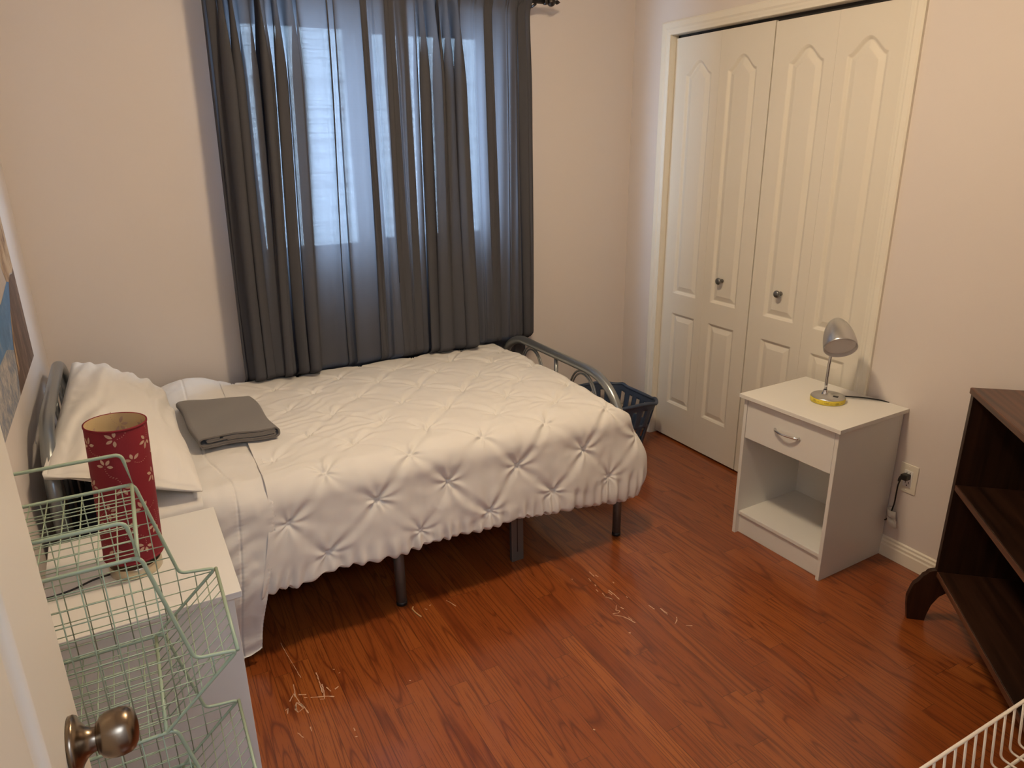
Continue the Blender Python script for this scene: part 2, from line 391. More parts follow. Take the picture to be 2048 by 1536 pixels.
def skin_mesh(name, wd, ht, th, panels, step=.0035, face_x=0):
    """door leaf in local coords: face at x=0 looking to -x, width along -y, z up"""
    na = int(wd/step)+1; a = np.linspace(0, wd, na)
    zs = np.unique(np.concatenate([np.arange(0, ht, .02)]+[np.linspace(p[2]-.01, p[2]+.045, 26) for p in panels]+[np.linspace(p[3]-.045, p[3]+p[4]+.01, 26+int(p[4]*300)) for p in panels]+[[ht]]))
    A, Z = np.meshgrid(a, zs); D = panel_depth(A, Z, panels)
    mb = MB(); mb.grid(-D, -A, Z)
    mb.box((.0115, -wd, 0), (th, 0, ht))
    # rim
    mb.add([(0,0,0),(.012,0,0),(.012,0,ht),(0,0,ht),(0,-wd,0),(.012,-wd,0),(.012,-wd,ht),(0,-wd,ht)], [(0,1,2,3),(7,6,5,4),(0,4,5,1),(3,2,6,7)])
    return mb
LW = .3015
def bifold(num, y0, ht, knob_y, knob_first):
    e = bpy.data.objects.new(f'door_{num}', None); COL.objects.link(e); e.location = (.03, y0, .012); struct(e)
    LWp = LW
    pA = [(.083, .249, .197, .696, 0), (.083, .249, .804, 1.852, .057)]
    pB = [(LWp-.249, LWp-.083, .197, .696, 0), (LWp-.249, LWp-.083, .804, 1.852, .057)]
    for k, P in enumerate((pA, pB)):
        mbk = skin_mesh('leaf', LWp-.0006, ht, .030, P)
        o = mbk.build('door_leaf', DOORP); o.parent = e; o.location = (0, -k*LWp, 0)
    kb = MB(); M = Matrix.Translation((0, knob_y-y0, .932-.012)) @ Matrix.Rotation(-PI/2, 4, 'Y')
    kb.lathe([(0, 0), (.009, 0), (.0095, .003), (.006, .006), (.0055, .014), (.010, .018), (.0150, .022), (.0165, .026), (.0150, .031), (.010, .034), (0, .0355)], 28, M)
    o = kb.build('door_knob', KNOBG); o.parent = e; o['label'] = 'small grey metal knob'
bifold(1, OY0-.003, 2.018, -.713, False)
bifold(2, OY0-.003-2*LW-.006, 2.012, -1.066, True)

# window
wn = bpy.data.objects.new('window_1', None); COL.objects.link(wn); wn.location = (-1.39, .06, WZ0); struct(wn)
def WP(name, mb, mat):
    o = mb.build(name, mat); o.parent = wn; o.matrix_parent_inverse = Matrix.Translation(-wn.location); return o
mb = MB()
for a, b in (((WX0, .015, WZ0), (WX0+.035, .12, WZ1)), ((WX1-.035, .015, WZ0), (WX1, .12, WZ1)), ((WX0, .015, WZ0), (WX1, .12, WZ0+.05)), ((WX0, .015, WZ1-.04), (WX1, .12, WZ1))): mb.box(a, b)
WP('window_frame', mb, VINYL)
def sash(x0, x1, z0, z1, y, wdt):
    mb = MB()
    for q0, q1 in (((x0, y, z0), (x0+wdt, y+.025, z1)), ((x1-wdt, y, z0), (x1, y+.025, z1)), ((x0, y, z0), (x1, y+.025, z0+wdt)), ((x0, y, z1-wdt), (x1, y+.025, z1))): mb.box(q0, q1)
    s_ = WP('sash', mb, VINYL)
    mb = MB(); mb.box((x0+wdt-.004, y+.012, z0+wdt-.004), (x1-wdt+.004, y+.016, z1-wdt+.004)); WP('window_pane', mb, GLASS)
sash(-1.965, -1.44, 1.09, 2.09, .055, .055)
sash(-1.45, -.815, 1.09, 2.09, .022, .070)
mb = MB(); mb.box((WX0-.0, -.02, WZ0-.02), (WX1+.0, .03, WZ0)); WP('window_sill', mb, TRIM)
mb = MB()                                              # interior return (drywall liner)
mb.box((WX0-.001, 0, WZ0), (WX0+.002, .03, WZ1)); mb.box((WX1-.002, 0, WZ0), (WX1+.001, .03, WZ1)); WP('window_liner', mb, TRIM)

# ceiling light (above the frame)
cl = thing('ceiling_light', (LAMP_POS[0], LAMP_POS[1], H), 'round flush ceiling lamp in the middle of the ceiling', 'lamp')
mb = MB(); mb.lathe([(0, 0), (.13, 0), (.13, -.025), (.12, -.03), (0, -.03)], 40, Matrix.Translation((LAMP_POS[0], LAMP_POS[1], H))); mb.build('lamp_base', SATIN, cl)
mb = MB(); mb.lathe([(.001, -.115), (.04, -.112), (.075, -.10), (.10, -.08), (.115, -.055), (.118, -.031)], 40, Matrix.Translation((LAMP_POS[0], LAMP_POS[1], H))); mb.build('lamp_shade', emit('lamp_glass', LAMP_COL, LAMP_STRENGTH), cl)

# bedroom door (open, beside the camera)
HY, EY = -3.11, -2.36
d3 = bpy.data.objects.new('door_3', None); COL.objects.link(d3); struct(d3)
dw = .750; ang = math.atan2(.034, .75)
d3.location = (-2.636, HY, .012)
DM = Matrix.Translation((-2.636, HY, .012)) @ Matrix.Rotation(PI-ang, 4, 'Z')
pp = [(.15, .335, .20, .70, 0), (.415, .60, .20, .70, 0), (.15, .335, .80, 1.86, .06), (.415, .60, .80, 1.86, .06)]
mb = skin_mesh('door', dw, 2.03, .035, pp, .005)
o = mb.build('door_slab', DOORP); o.parent = d3; o.rotation_euler = (0, 0, PI-ang)
kz = .955-.012; ka = dw-.062
mb = MB()
for sgn, x0 in ((-1, 0), (1, .035)):
    M = Matrix.Translation((x0, -ka, kz)) @ Matrix.Rotation(sgn*PI/2, 4, 'Y')
    mb.lathe([(0, 0), (.032, 0), (.0325, .004), (.031, .007), (.024, .010), (.017, .015), (.0135, .021), (.0125, .027), (.0125, .029)], 48, M)
o = mb.build('door_knob', SATIN); o.parent = d3; o.rotation_euler = (0, 0, PI-ang); o['label'] = 'antique nickel round door knob'
kn = o
mb = MB()
for sgn, x0 in ((-1, 0), (1, .035)):
    M = Matrix.Translation((x0, -ka, kz)) @ Matrix.Rotation(sgn*PI/2, 4, 'Y')
    mb.lathe([(.0125, .025), (.0158, .0255), (.0178, .026), (.0178, .0275), (.0220, .030), (.0248, .0355), (.0262, .043), (.0262, .050), (.0248, .057), (.0214, .062), (.015, .0650), (.0075, .0665), (0, .067)], 48, M)
o = mb.build('knob_grip', SATIN); o.parent = kn

# ------------------------------------------------------------------ bed
bed = thing('bed', (-1.8, -.59, 0), 'twin bed with curved grey metal tube headboard and footboard against the window wall', 'bed')
R_ = .019
YA, YB = -1.085, -.095
def hoop(x, ztop, rad, z0=0):
    p = [(x, YA, z0), (x, YA, ztop-rad)]
    for k in range(1, 15):
        a = PI*.5*k/14; p.append((x, YA+rad*1.25*(1-math.cos(a)), ztop-rad+rad*math.sin(a)))
    for k in range(1, 15):
        a = PI*.5*k/14; p.append((x, YB-rad*1.25*(1-math.sin(a)), ztop-rad+rad*math.cos(a)))
    p += [(x, YB, z0)]; return p
XF, XH = -.832, -2.735
mb = MB(); mb.tube(hoop(XF, .668, .185, .3), R_, 20); foot = mb.build('footboard', STEEL, bed)
mb = MB(); mb.tube([(XF, -.60, .30), (XF, -.60, .655)], .0095, 12); mb.build('spindle', STEEL, foot)
for yc in (-.385, -.815):
    for rr, ww in ((.105, 0), (.090, 1)):
        mb = MB(); p = [(XF, yc-rr, .32), (XF, yc-rr, .52)]+[(XF, yc-rr*math.cos(PI*k/20), .52+(.130-.012*ww)*math.sin(PI*k/20)) for k in range(1, 20)]+[(XF, yc+rr, .52), (XF, yc+rr, .32)]
        mb.tube(p, .0045, 10); mb.build('scroll_bar', STEEL, foot)
mb = MB(); mb.tube([(XF, YA, .33), (XF, YB, .33)], .0125, 12); mb.build('crossbar', STEEL, foot)
mb = MB(); mb.tube(hoop(XH, .845, .20, .3), R_, 20); head = mb.build('headboard', STEEL, bed)
mb = MB(); mb.tube([(XH, YA, .33), (XH, YB, .33)], .0125, 12); mb.build('crossbar', STEEL, head)
for yy in (-.80, -.59, -.38):
    mb = MB(); mb.tube([(XH, yy, .33), (XH, yy, .83)], .008, 10); mb.build('spindle', STEEL, head)
for x in (XF, XH, -1.788):
    for y in (YA, YB):
        mb = MB(); mb.tube([(x, y, .012), (x, y, .36)], .0175 if x != -1.788 else .019, 18)
        l = mb.build('leg', LEGM, bed)
        mb = MB(); mb.tube([(x, y, 0), (x, y, .014)], .0185 if x != -1.788 else .020, 18); mb.build('foot_cap', BLACK, l)
mb = MB()
for y in (YA+.03, YB-.03): mb.box((XH, y-.015, .30), (XF, y+.015, .345))
mb.build('side_rail', LEGM, bed)
mb = MB()
for k in range(13):
    x = XH+.09+k*.15; mb.box((x-.015, YA+.03, .345), (x+.015, YB-.03, .357))
mb.build('slat', LEGM, bed)
mb = MB(); mb.box((-1.315, -1.05, 0), (-1.262, -1.034, .36)); mb.box((-1.291, -1.0505, .04), (-1.287, -1.0498, .30), 1)
mb.build('support_bar', [LEGM, BLACK], bed, bevel=.002)

mat_ = MB(); mat_.box((-2.70, -1.07, .357), (-.875, -.075, .572)); mo = mat_.build('mattress', NAVY, bevel=.045, seg=5)
tag(mo, 'dark navy mattress under the white comforter', 'mattress')
# flat white sheet over the mattress near the pillow
n = 120; q = np.linspace(-2.61, -2.38, n); tt = np.linspace(0, 1, 90)
U, T = np.meshgrid(q, tt)
Yp = np.interp(T, [0, .62, .70, .76, 1], [-.10, -1.095, -1.140, -1.155, -1.160]); Zp = np.interp(T, [0, .62, .70, .76, 1], [.596, .602, .590, .55, .34])
Zp = Zp+.003*fbm(U*14, T*9, 5)+.002; Yp = Yp-.004*fbm(U*12+3, T*5, 6)*(T > .6)
so = grid_mesh('bed_sheet', U, Yp, Zp, COVER, solid=.003); tag(so, 'smooth white flat sheet between the pillow and the lamp nightstand', 'sheet')

# comforter: pinch pleated panel and plain border
PIN = []
def U_A(k): return -.925-.2700*k
for row in range(-7, 3):
    tr = .0+row*.143
    for k in range(0, 6):
        uu = U_A(k) if row % 2 == 0 else U_A(k)-.135
        uu += rng.uniform(-.012, .012); PIN.append((uu, tr+rng.uniform(-.008, .008)))
    if row % 2: PIN.append((-.79, tr))
PIN = [p for p in PIN if p[0] > -2.17]
T_EDGE = 0.0     # t=0 at the top near edge (z ~ .58 on the side roll), t<0 on top towards the wall, t>0 down the side
def section(U, T):
    """map (u, t) to the draped surface without relief"""
    t = T
    R = .085; L = R*PI/2
    # t measured so that t=0 is ~35% round the roll
    s = t+.045
    yt = -1.065
    ang = np.clip(s/R, 0, PI/2)
    Y = np.where(s < 0, yt-s, yt-R*np.sin(ang)); Z = np.where(s < 0, .608, .608-R*(1-np.cos(ang)))
    down = np.clip(s-L, 0, None)
    Z = Z-down*.985; Y = Y-.020*ss(0, .22, down)+.02*ss(.25, .42, down)
    # towards the wall: dip at the very edge
    wl = np.clip(-.13-Y, -1, 0)
    Y = np.minimum(Y, -.052)
    over = np.clip(-s-(-yt-.10), 0, None)
    Z = Z-over*.9
    Yw = np.where(over > 0, -.10+.042*(1-np.exp(-over/.03)), Y); Y = Yw
    # mattress crown and sag
    Z = Z+.010*ss(-1.06, -.7, Y)*(1-ss(-.4, -.1, Y))
    return Y, Z, down, over
def tot_drop(U): return .385-.045*0
def build_comforter():
    sgrid = .0036
    u = np.arange(-2.200, -.70, sgrid); t = np.arange(-1.03, .430, sgrid)
    U, T = np.meshgrid(u, t)
    # hem shortening/lengthening along the bed
    hem = np.interp(u, [-2.19, -1.9, -1.4, -1.1, -.85, -.7], [.385, .368, .372, .392, .440, .43])
    tmax = .430-sgrid
    Tm = np.where(T > 0, T*(hem[None, :]/tmax), T)
    # relief
    rel = np.zeros_like(U); shx = np.zeros_like(U); sht = np.zeros_like(U)
    R0 = np.full(U.shape, 9.0)
    for (pu, pt) in PIN:
        dx = U-pu; dy = Tm-pt; r = np.hypot(dx, dy); msk = r < .17
        th = np.arctan2(dy, dx)
        ph = rng.uniform(0, 6.28); k = rng.choice([7, 8, 9])
        fold = np.cos(k*th+ph+.8*np.sin(2*th+ph))*.0040*np.exp(-r/.038)*ss(.003, .014, r)
        rel += msk*(fold-.009*np.exp(-(r/.012)**2)-.006*np.exp(-(r/.04)**2)+.007*np.exp(-(r/.0055)**2))
        R0 = np.minimum(R0, r)
        g = .16*np.exp(-(r/.035)**2); shx -= dx*g; sht -= dy*g
    # diagonal creases between neighbouring pinches
    P = np.array(PIN)
    for i in range(len(P)):
        for j in range(i+1, len(P)):
            d = P[j]-P[i]; L = np.hypot(*d)
            if .15 < L < .235 and abs(d[0]) > .08 and abs(d[1]) > .08:
                ux, uy = d/L; bend = rng.uniform(-.012, .012); wob = rng.uniform(-1, 1)
                x0, x1 = min(P[i][0], P[j][0])-.03, max(P[i][0], P[j][0])+.03
                c0, c1 = np.searchsorted(u, [x0, x1])
                if c1 <= c0: continue
                Us = U[:, c0:c1]; Ts = Tm[:, c0:c1]
                a = ((Us-P[i][0])*ux+(Ts-P[i][1])*uy); b = -(Us-P[i][0])*uy+(Ts-P[i][1])*ux
                b = b-bend*np.sin(PI*np.clip(a/L, 0, 1))
                along = ss(0, .012, a)*ss(0, .012, L-a); mid = .35+.65*np.abs(np.cos(PI*np.clip(a/L, 0, 1)))
                wd_ = .0045+.010*np.sin(PI*np.clip(a/L, 0, 1))
                amp = rng.uniform(.4, 1.1)
                rel[:, c0:c1] += along*mid*amp*(-.0062*np.exp(-(b/wd_)**2)+.0042*np.exp(-((b-1.9*wd_)/wd_)**2)+.003*np.exp(-((b+2.0*wd_)/wd_)**2))
    puff = 1-np.exp(-(R0/.06)**2)
    rel += .005*puff
    topw = ss(.06, -.05, Tm)
    rel += .0036*fbm(U*8, Tm*8, 21, 3)*puff
    warp = fbm(U*6, Tm*6, 31, 2)*.6
    rel += .0016*np.sin((U*.8+Tm*2.6)*42+warp*9)*puff*topw*ss(-.1, .5, vnoise(U*5, Tm*5, 44))
    rel += .0014*vnoise(U*26, Tm*15+warp, 51)*puff
    # long soft vertical folds on the side
    side = ss(.02, .2, Tm)
    rel += side*(.004*np.sin(U*17+1.2+warp)+.002*vnoise(U*30, Tm*3, 71))
    # gathered hem
    hz = ss(.27, .345, Tm)
    rel += hz*(.0055*np.sin(U*150+3*vnoise(U*12, 0*U, 5))+.006*vnoise(U*34, Tm*4, 8))
    hw = .005*vnoise(U*22, 0*U, 9)+.005*np.sin(U*23.0+2)
    Y, Z, down, over = section(U+shx, Tm+sht)
    Z = Z+hz*hw
    # curl under at the hem
    curl = ss(.93, 1.0, T/tmax)*(T > 0)
    Y = Y+curl*.028; Z = Z+curl*.006
    # normals of the section
    dYt = np.gradient(Y, axis=0); dZt = np.gradient(Z, axis=0); ln = np.hypot(dYt, dZt)+1e-9
    ny, nz = dZt/ln, -dYt/ln
    sg = np.sign(nz+1e-6); nz_, ny_ = nz, ny
    flipm = np.where((s0(Tm) < 0) & (nz < 0), -1, 1)
    Yd = Y+ny*rel; Zd = Z+nz*rel
    X = U+shx-.105*ss(0, .62, Tm)*ss(-1.75, -2.19, U)
    # ----- foot end: tuck before the footboard on top, wrap round the corner on the side
    sidew = ss(-.03, .075, Tm)
    edge = -.905+.040*sidew+.072*ss(.05, .26, Tm)-.03*ss(.30, .42, Tm)
    rad = .038+.02*sidew
    e = np.clip((X-edge)/rad, 0, None); a = np.minimum(e, PI/2*1.02); extra = (e-a)*rad
    Xn = np.where(X > edge, edge+rad*np.sin(a), X)
    off = rad*(1-np.cos(a))+extra*.6
    Zd = Zd-off*(1-sidew); Yd = Yd+off*sidew*.95
    lim = np.where(sidew < .5, 1, 1)
    return Xn, Yd, Zd
def s0(T): return T+.045
cf = thing('comforter', (-1.5, -.6, .6), 'white pinch-pleated comforter spread over the bed and hanging down its near side', 'comforter')
X, Y, Z = build_comforter()
pile = .055*np.exp(-((X+2.33)/.16)**2-((Y+.12)/.17)**2)
Z = Z+pile
grid_mesh('quilted_panel', X, Y, Z, COVER, cf, flip=True)
# plain border at the head end
u = np.arange(0, 1.0001, 1/110); t = np.arange(-1.03, .60, .0055); Uu, T = np.meshgrid(u, t)
sk = ss(.0, .62, T)
Xr = -2.175-.105*sk-.004; Xl = -2.30-.055*sk-.14*ss(-.05, -.45, T)*0
Xw = -2.52+.0*T
Xl = -2.50+.10*ss(-.30, 0, T)
X = Xl+(Xr-Xl)*Uu
Yb, Zb, down, over = section(X, T)
Zb = np.maximum(Zb, .048+.006*np.sin(X*60))+0*Zb
rel = .006*fbm(X*9, T*9, 61, 3)+.0035*np.sin((T*1.0+X*.3)*95+4*vnoise(X*8, T*6, 3))*ss(.0, .15, T)*vnoise(X*6, T*7, 13)
for sx_ in (.50, .985):                              # stitched seams
    dd = (Uu-sx_)*np.abs(Xr-Xl); rel += -.0035*np.exp(-(dd/.0035)**2)+.0016*np.sin(T*420)*np.exp(-(dd/.012)**2)
rel += .008*ss(-.05, -.3, T)*vnoise(X*7, T*5, 29)
dYt = np.gradient(Yb, axis=0); dZt = np.gradient(Zb, axis=0); ln = np.hypot(dYt, dZt)+1e-9
dYt[ln < 1e-5] = -1e-9
Yb2 = Yb+(dZt/ln)*rel; Zb2 = Zb-(dYt/ln)*rel
Zb2 = Zb2+.060*np.exp(-((X+2.33)/.13)**2-((Yb2+.13)/.13)**2)+.012*np.exp(-((X+2.30)/.1)**2-((Yb2+.45)/.3)**2)
Yb2 = Yb2-.010*ss(.05, .3, T)
grid_mesh('plain_border', X, Yb2, Zb2+.001, COVER, cf, flip=True)

# ------------------------------------------------------------------ pillow
def pillow():
    n = 150; a = np.linspace(-1, 1, n); A, B = np.meshgrid(a, a)      # a: far->near (y), b: head->foot (x)
    P1, P2, P3, P4 = map(np.array, ((-2.690, -.29, .845), (-2.425, -.27, .680), (-2.742, -1.140, .782), (-2.375, -1.135, .632)))  # far-head, far-foot, near-head, near-foot
    s = (A+1)/2; t = (B+1)/2
    w = lambda P, q: P[None, None, :]*q[..., None]
    base = w(P1, (1-s)*(1-t))+w(P2, (1-s)*t)+w(P3, s*(1-t))+w(P4, s*t)
    # sides pull in between corners
    pinch = .045
    cen = base.mean((0, 1))
    e = (np.abs(A)**6*(1-B**2)+np.abs(B)**6*(1-A**2))
    base[..., 0] -= (base[..., 0]-cen[0])*e*.02; base[..., 1] -= (base[..., 1]-cen[1])*e*.02
    th = (np.clip(1-np.abs(A)**2.6, 0, 1)**.42)*(np.clip(1-np.abs(B)**2.4, 0, 1)**.45)
    wr = .006*fbm(A*2.2+3, B*2.2, 81, 3)+.005*np.sin((A*1.2+B*3.2)*5.5+3*vnoise(A*2, B*2, 9))*ss(-.2, .4, vnoise(A*1.5+5, B*1.5, 19))
    edge = 1-np.clip(np.minimum(1-np.abs(A), 1-np.abs(B))/.35, 0, 1)
    wr += edge*.0028*np.sin(np.where(np.abs(A) > np.abs(B), B, A)*26+4*vnoise(A*4, B*4, 33))*np.sqrt(np.clip(th, 0, 1)+.02)
    nrm = np.array([.45, 0, .89])
    up = base+nrm*((.088*th+wr*np.minimum(1, th*1.5+.15))[..., None]); dn = base-nrm*((.052*th+.004)[..., None])
    dn[..., 2] = np.maximum(dn[..., 2], .612)
    up[..., 0] = np.maximum(up[..., 0], -2.765)
    # droopy corner folds near side
    cr = np.exp(-(((A-1)/.35)**2+((B+1)/.45)**2)); up[..., 2] -= cr*.02
    cr2 = np.exp(-(((A-.93)/.12)**2+((B-.55)/.25)**2)); up[..., 2] -= cr2*.025; up[..., 1] += cr2*.015
    mb = MB(); mb.grid(up[..., 0], up[..., 1], up[..., 2]); mb.grid(dn[::-1, :, 0], dn[::-1, :, 1], dn[::-1, :, 2])
    # closing strip
    k = len(mb.v)//2
    idx = [(0, j) for j in range(n)]+[(i, n-1) for i in range(1, n)]+[(n-1, j) for j in range(n-2, -1, -1)]+[(i, 0) for i in range(n-2, 0, -1)]
    for q in range(len(idx)):
        (i, j), (i2, j2) = idx[q], idx[(q+1) % len(idx)]
        mb.f.append((i*n+j, k+(n-1-i)*n+j, k+(n-1-i2)*n+j2, i2*n+j2)); mb.m.append(0); mb.sm.append(True)
    o = mb.build('pillow', PILW); return tag(o, 'plump white pillow propped against the grey headboard', 'pillow')
pillow()

# ------------------------------------------------------------------ folded towel on the bed
def towel():
    L, h, th = 1.0, .034, .0055
    # spiral of layers in the (a, z) section
    path = []
    outer = [(.03, .003), (.97, .003), (1.0, .010), (1.0, .026), (.97, .034), (.05, .036), (.012, .030), (.012, .014), (.05, .0095), (.93, .0095), (.95, .014), (.93, .0185), (.35, .0175)]
    inner = [(.30, .026), (.93, .0275), (.955, .0235), (.93, .0215), (.12, .0215), (.10, .0245), (.12, .0275), (.26, .0285)]
    A0 = [Vector((-2.385, -.395, 0)), Vector((-2.120, -.425, 0))]; A1 = [Vector((-2.352, -.815, 0)), Vector((-2.098, -.835, 0))]
    mb = MB()
    def sheet(pts):
        P = [Vector((a, z)) for a, z in pts]; fine = []
        P3 = round_poly([(p.x*.27, p.y, 0) for p in P], .006, 4); P3 = [Vector((p.x/.27, p.y)) for p in P3]
        fin = []
        for i in range(len(P3)-1):
            L_ = abs((P3[i+1].x-P3[i].x))*.27; k = max(1, int(L_/.012))
            for q in range(k): fin.append(P3[i].lerp(P3[i+1], q/k))
        fin.append(P3[-1]); P3 = fin
        N = len(P3); ny = 60
        lay = {}
        for side in (1, -1):
            rows = []
            for k in range(ny+1):
                v = k/ny; row = []
                for i, p in enumerate(P3):
                    a = P3[max(0, i-1)]; b = P3[min(N-1, i+1)]; tx = (b.x-a.x)*.27; tz = b.y-a.y; l = math.hypot(tx, tz)+1e-9
                    px = p.x+(-tz/l)*side*th*.5/.27; pz = p.y+(tx/l)*side*th*.5
                    wob = .0045*math.sin(v*9+p.x*5)+.003*math.sin(p.x*11+v*3)
                    e0 = A0[0].lerp(A0[1], px); e1 = A1[0].lerp(A1[1], px); q = e0.lerp(e1, v)
                    dome = .010*math.sin(PI*min(1, max(0, p.x)))*(v**.5)*.6
                    cr = .008*(1-min(1, v/.12))**2
                    zz = .628+pz*(1.0-cr*8)+wob*.5+dome+.006*max(0, 1-abs(p.x)*3)*(1-v)
                    row.append((q.x+.004*math.sin(v*7), q.y+.006*math.sin(p.x*6), zz))
                rows.append(row)
            lay[side] = np.array(rows)
        for side in (1, -1):
            g = lay[side]; 
            if side == -1: g = g[::-1]
            mb.grid(g[..., 0], g[..., 1], g[..., 2])
        a, b = lay[1], lay[-1]
        for k in (0, -1):
            g = np.stack([a[k], b[k]]); mb.grid(g[..., 0], g[..., 1], g[..., 2])
        for i in (0, -1):
            g = np.stack([a[:, i], b[:, i]]); mb.grid(g[..., 0], g[..., 1], g[..., 2])
    sheet(outer); sheet(inner)
    o = mb.build('folded_towel', TOWELM); tag(o, 'grey terry towel folded flat on the white comforter beside the pillow', 'towel')
towel()

# ------------------------------------------------------------------ curtains and rod
RZ, RY = 2.172, -.125
rod = thing('curtain_rod', (-1.39, RY, RZ), 'dark metal curtain rod with pointed finial above the window', 'curtain rod')
mb = MB(); mb.tube([(-2.22, RY, RZ), (-.585, RY, RZ)], .0125, 20); mb.build('rod', ROD, rod)
for sx_ in (1, -1):
    M = Matrix.Translation((-.600 if sx_ > 0 else -2.205, RY, RZ)) @ Matrix.Rotation(sx_*PI/2, 4, 'Y')
    mb = MB(); mb.lathe([(.013, -.012), (.0155, -.010), (.0155, 0), (.010, .004), (.010, .010), (.0155, .014), (.0200, .022), (.0205, .030), (.016, .040), (.008, .047), (.0065, .051), (.010, .056), (.008, .063), (.003, .072), (0, .076)], 28, M); mb.build('finial', ROD, rod)
    x = -.655 if sx_ > 0 else -2.13
    mb = MB(); mb.tube([(x, RY, RZ-.014), (x, RY+.03, RZ-.02), (x, -.002, RZ-.02)], .006, 10); mb.lathe([(0, 0), (.018, 0), (.018, .006), (0, .006)], 20, Matrix.Translation((x, -.0002, RZ-.02)) @ Matrix.Rotation(PI/2, 4, 'X')); mb.build('bracket', ROD, rod)
def curtain(name, segs, label, seed, hem=None):
    """segs: list of (x_start_top, x_start_bottom, x_end_top, x_end_bottom, n_folds, meander, depth)"""
    zt, zb = RZ+.030, .27
    nz = 150; zs = np.concatenate([np.linspace(zt, zt-.10, 22), np.linspace(zt-.105, zb, nz)]); zf = (zt-zs)/(zt-zb)
    cols_x = []; cols_y = []; cols_u = []; uacc = 0
    rs = np.random.RandomState(seed)
    phi0 = 0; nextstart = None
    for (xt0, xb0, xt1, xb1, nf, mea, dep) in segs:
        m = int(nf*26); s = np.linspace(0, 1, m, endpoint=False)
        S_, ZF = np.meshgrid(s, zf)
        blend = ss(0, .9, ZF); g = ss(0.0, .22, ZF)
        x0 = xt0+(xb0-xt0)*blend; x1 = xt1+(xb1-xt1)*blend
        # uneven fold widths
        wv = s+.35/nf*np.sin(s*2*PI*2.3+rs.uniform(0, 6))+.25/nf*np.sin(s*2*PI*4.1+rs.uniform(0, 6))
        wv = (wv-wv[0])/((s[-1]+s[1])-wv[0]) if m > 2 else s
        PH = 2*PI*nf*S_+phi0
        ph2 = PH
        amp = dep*(.45+.55*g)*(1+.35*np.sin(PH*.37+seed))
        drift = .010*np.sin(ZF*3.2+S_*nf*1.3+seed)*blend
        pit = (x1-x0)/nf
        X = x0+(x1-x0)*(wv[None, :]+0*ZF)-mea*pit*.17*np.sin(2*PH)*g+drift*np.minimum(1, np.minimum(S_*5, (1-S_)*5))
        Yc = -.125+amp*np.sin(PH)*.5+.004*np.sin(PH*3.1+ZF*5)*(.3+g)
        # shirring near the rod
        near = np.exp(-((zs[:, None]-RZ)/.035)**2)
        Yc = Yc*(1-near)+near*(-.125-.0165+.004*np.sin(PH*4)); X = X+.004*np.sin(PH*3)*near
        U = uacc+S_*((xt1-xt0)*(1.6+mea*1.1)); uacc = U[0, -1]
        cols_x.append(X); cols_y.append(Yc); cols_u.append(U+0*ZF); phi0 += 2*PI*nf
    X = np.concatenate(cols_x, 1); Yc = np.concatenate(cols_y, 1); U = np.concatenate(cols_u, 1); Z = np.repeat(zs[:, None], X.shape[1], 1)
    # blend the joints between segments so the cloth is continuous
    k = np.array([1, 2, 3, 2, 1])/9.0
    pos = 0
    for c in cols_x[:-1]:
        pos += c.shape[1]
        for _ in range(3):
            a, b = max(2, pos-7), min(X.shape[1]-3, pos+7)
            Xs = X.copy(); Ys = Yc.copy()
            for jx in range(a, b):
                X[:, jx] = (Xs[:, jx-2:jx+3]*k).sum(1); Yc[:, jx] = (Ys[:, jx-2:jx+3]*k).sum(1)
    Yc = np.minimum(Yc, -.085)
    sq = (1-ss(.57, .645, zs))[:, None]; Yc = Yc*(1-sq)+sq*(-.026+(Yc+.125)*.16)      # pushed against the wall behind the bed
    o = grid_mesh(name, X, Yc, Z, CURT)
    uvl = o.data.uv_layers.new(name='UVMap'); li = np.zeros(len(o.data.loops), dtype=np.int32); o.data.loops.foreach_get('vertex_index', li)
    uvs = np.stack([U.ravel()[li], Z.ravel()[li]], -1).astype(np.float32); uvl.data.foreach_set('uv', uvs.ravel())
    tag(o, label, 'curtain', 'window curtains'); return o
curtain('curtain', [(-2.055, -2.085, -2.01, -2.045, 1.0, 1.0, .05), (-2.01, -2.045, -1.715, -1.775, 8.0, 3.0, .095), (-1.715, -1.775, -1.362, -1.365, 4.0, .0, .016), (-1.362, -1.365, -1.345, -1.345, 1.0, 2.0, .014)],
        'left grey curtain panel, bunched at the left end and sheer beside the middle', 3)
curtain('curtain', [(-1.352, -1.352, -1.235, -1.255, 2.0, .0, .014), (-1.235, -1.255, -1.02, -1.00, 6.0, 3.0, .09), (-1.02, -1.00, -.745, -.735, 4.0, .0, .016), (-.745, -.735, -.700, -.690, 1.5, 2.4, .04)],
        'right grey curtain panel, bunched near the middle and sheer at the right end', 11)

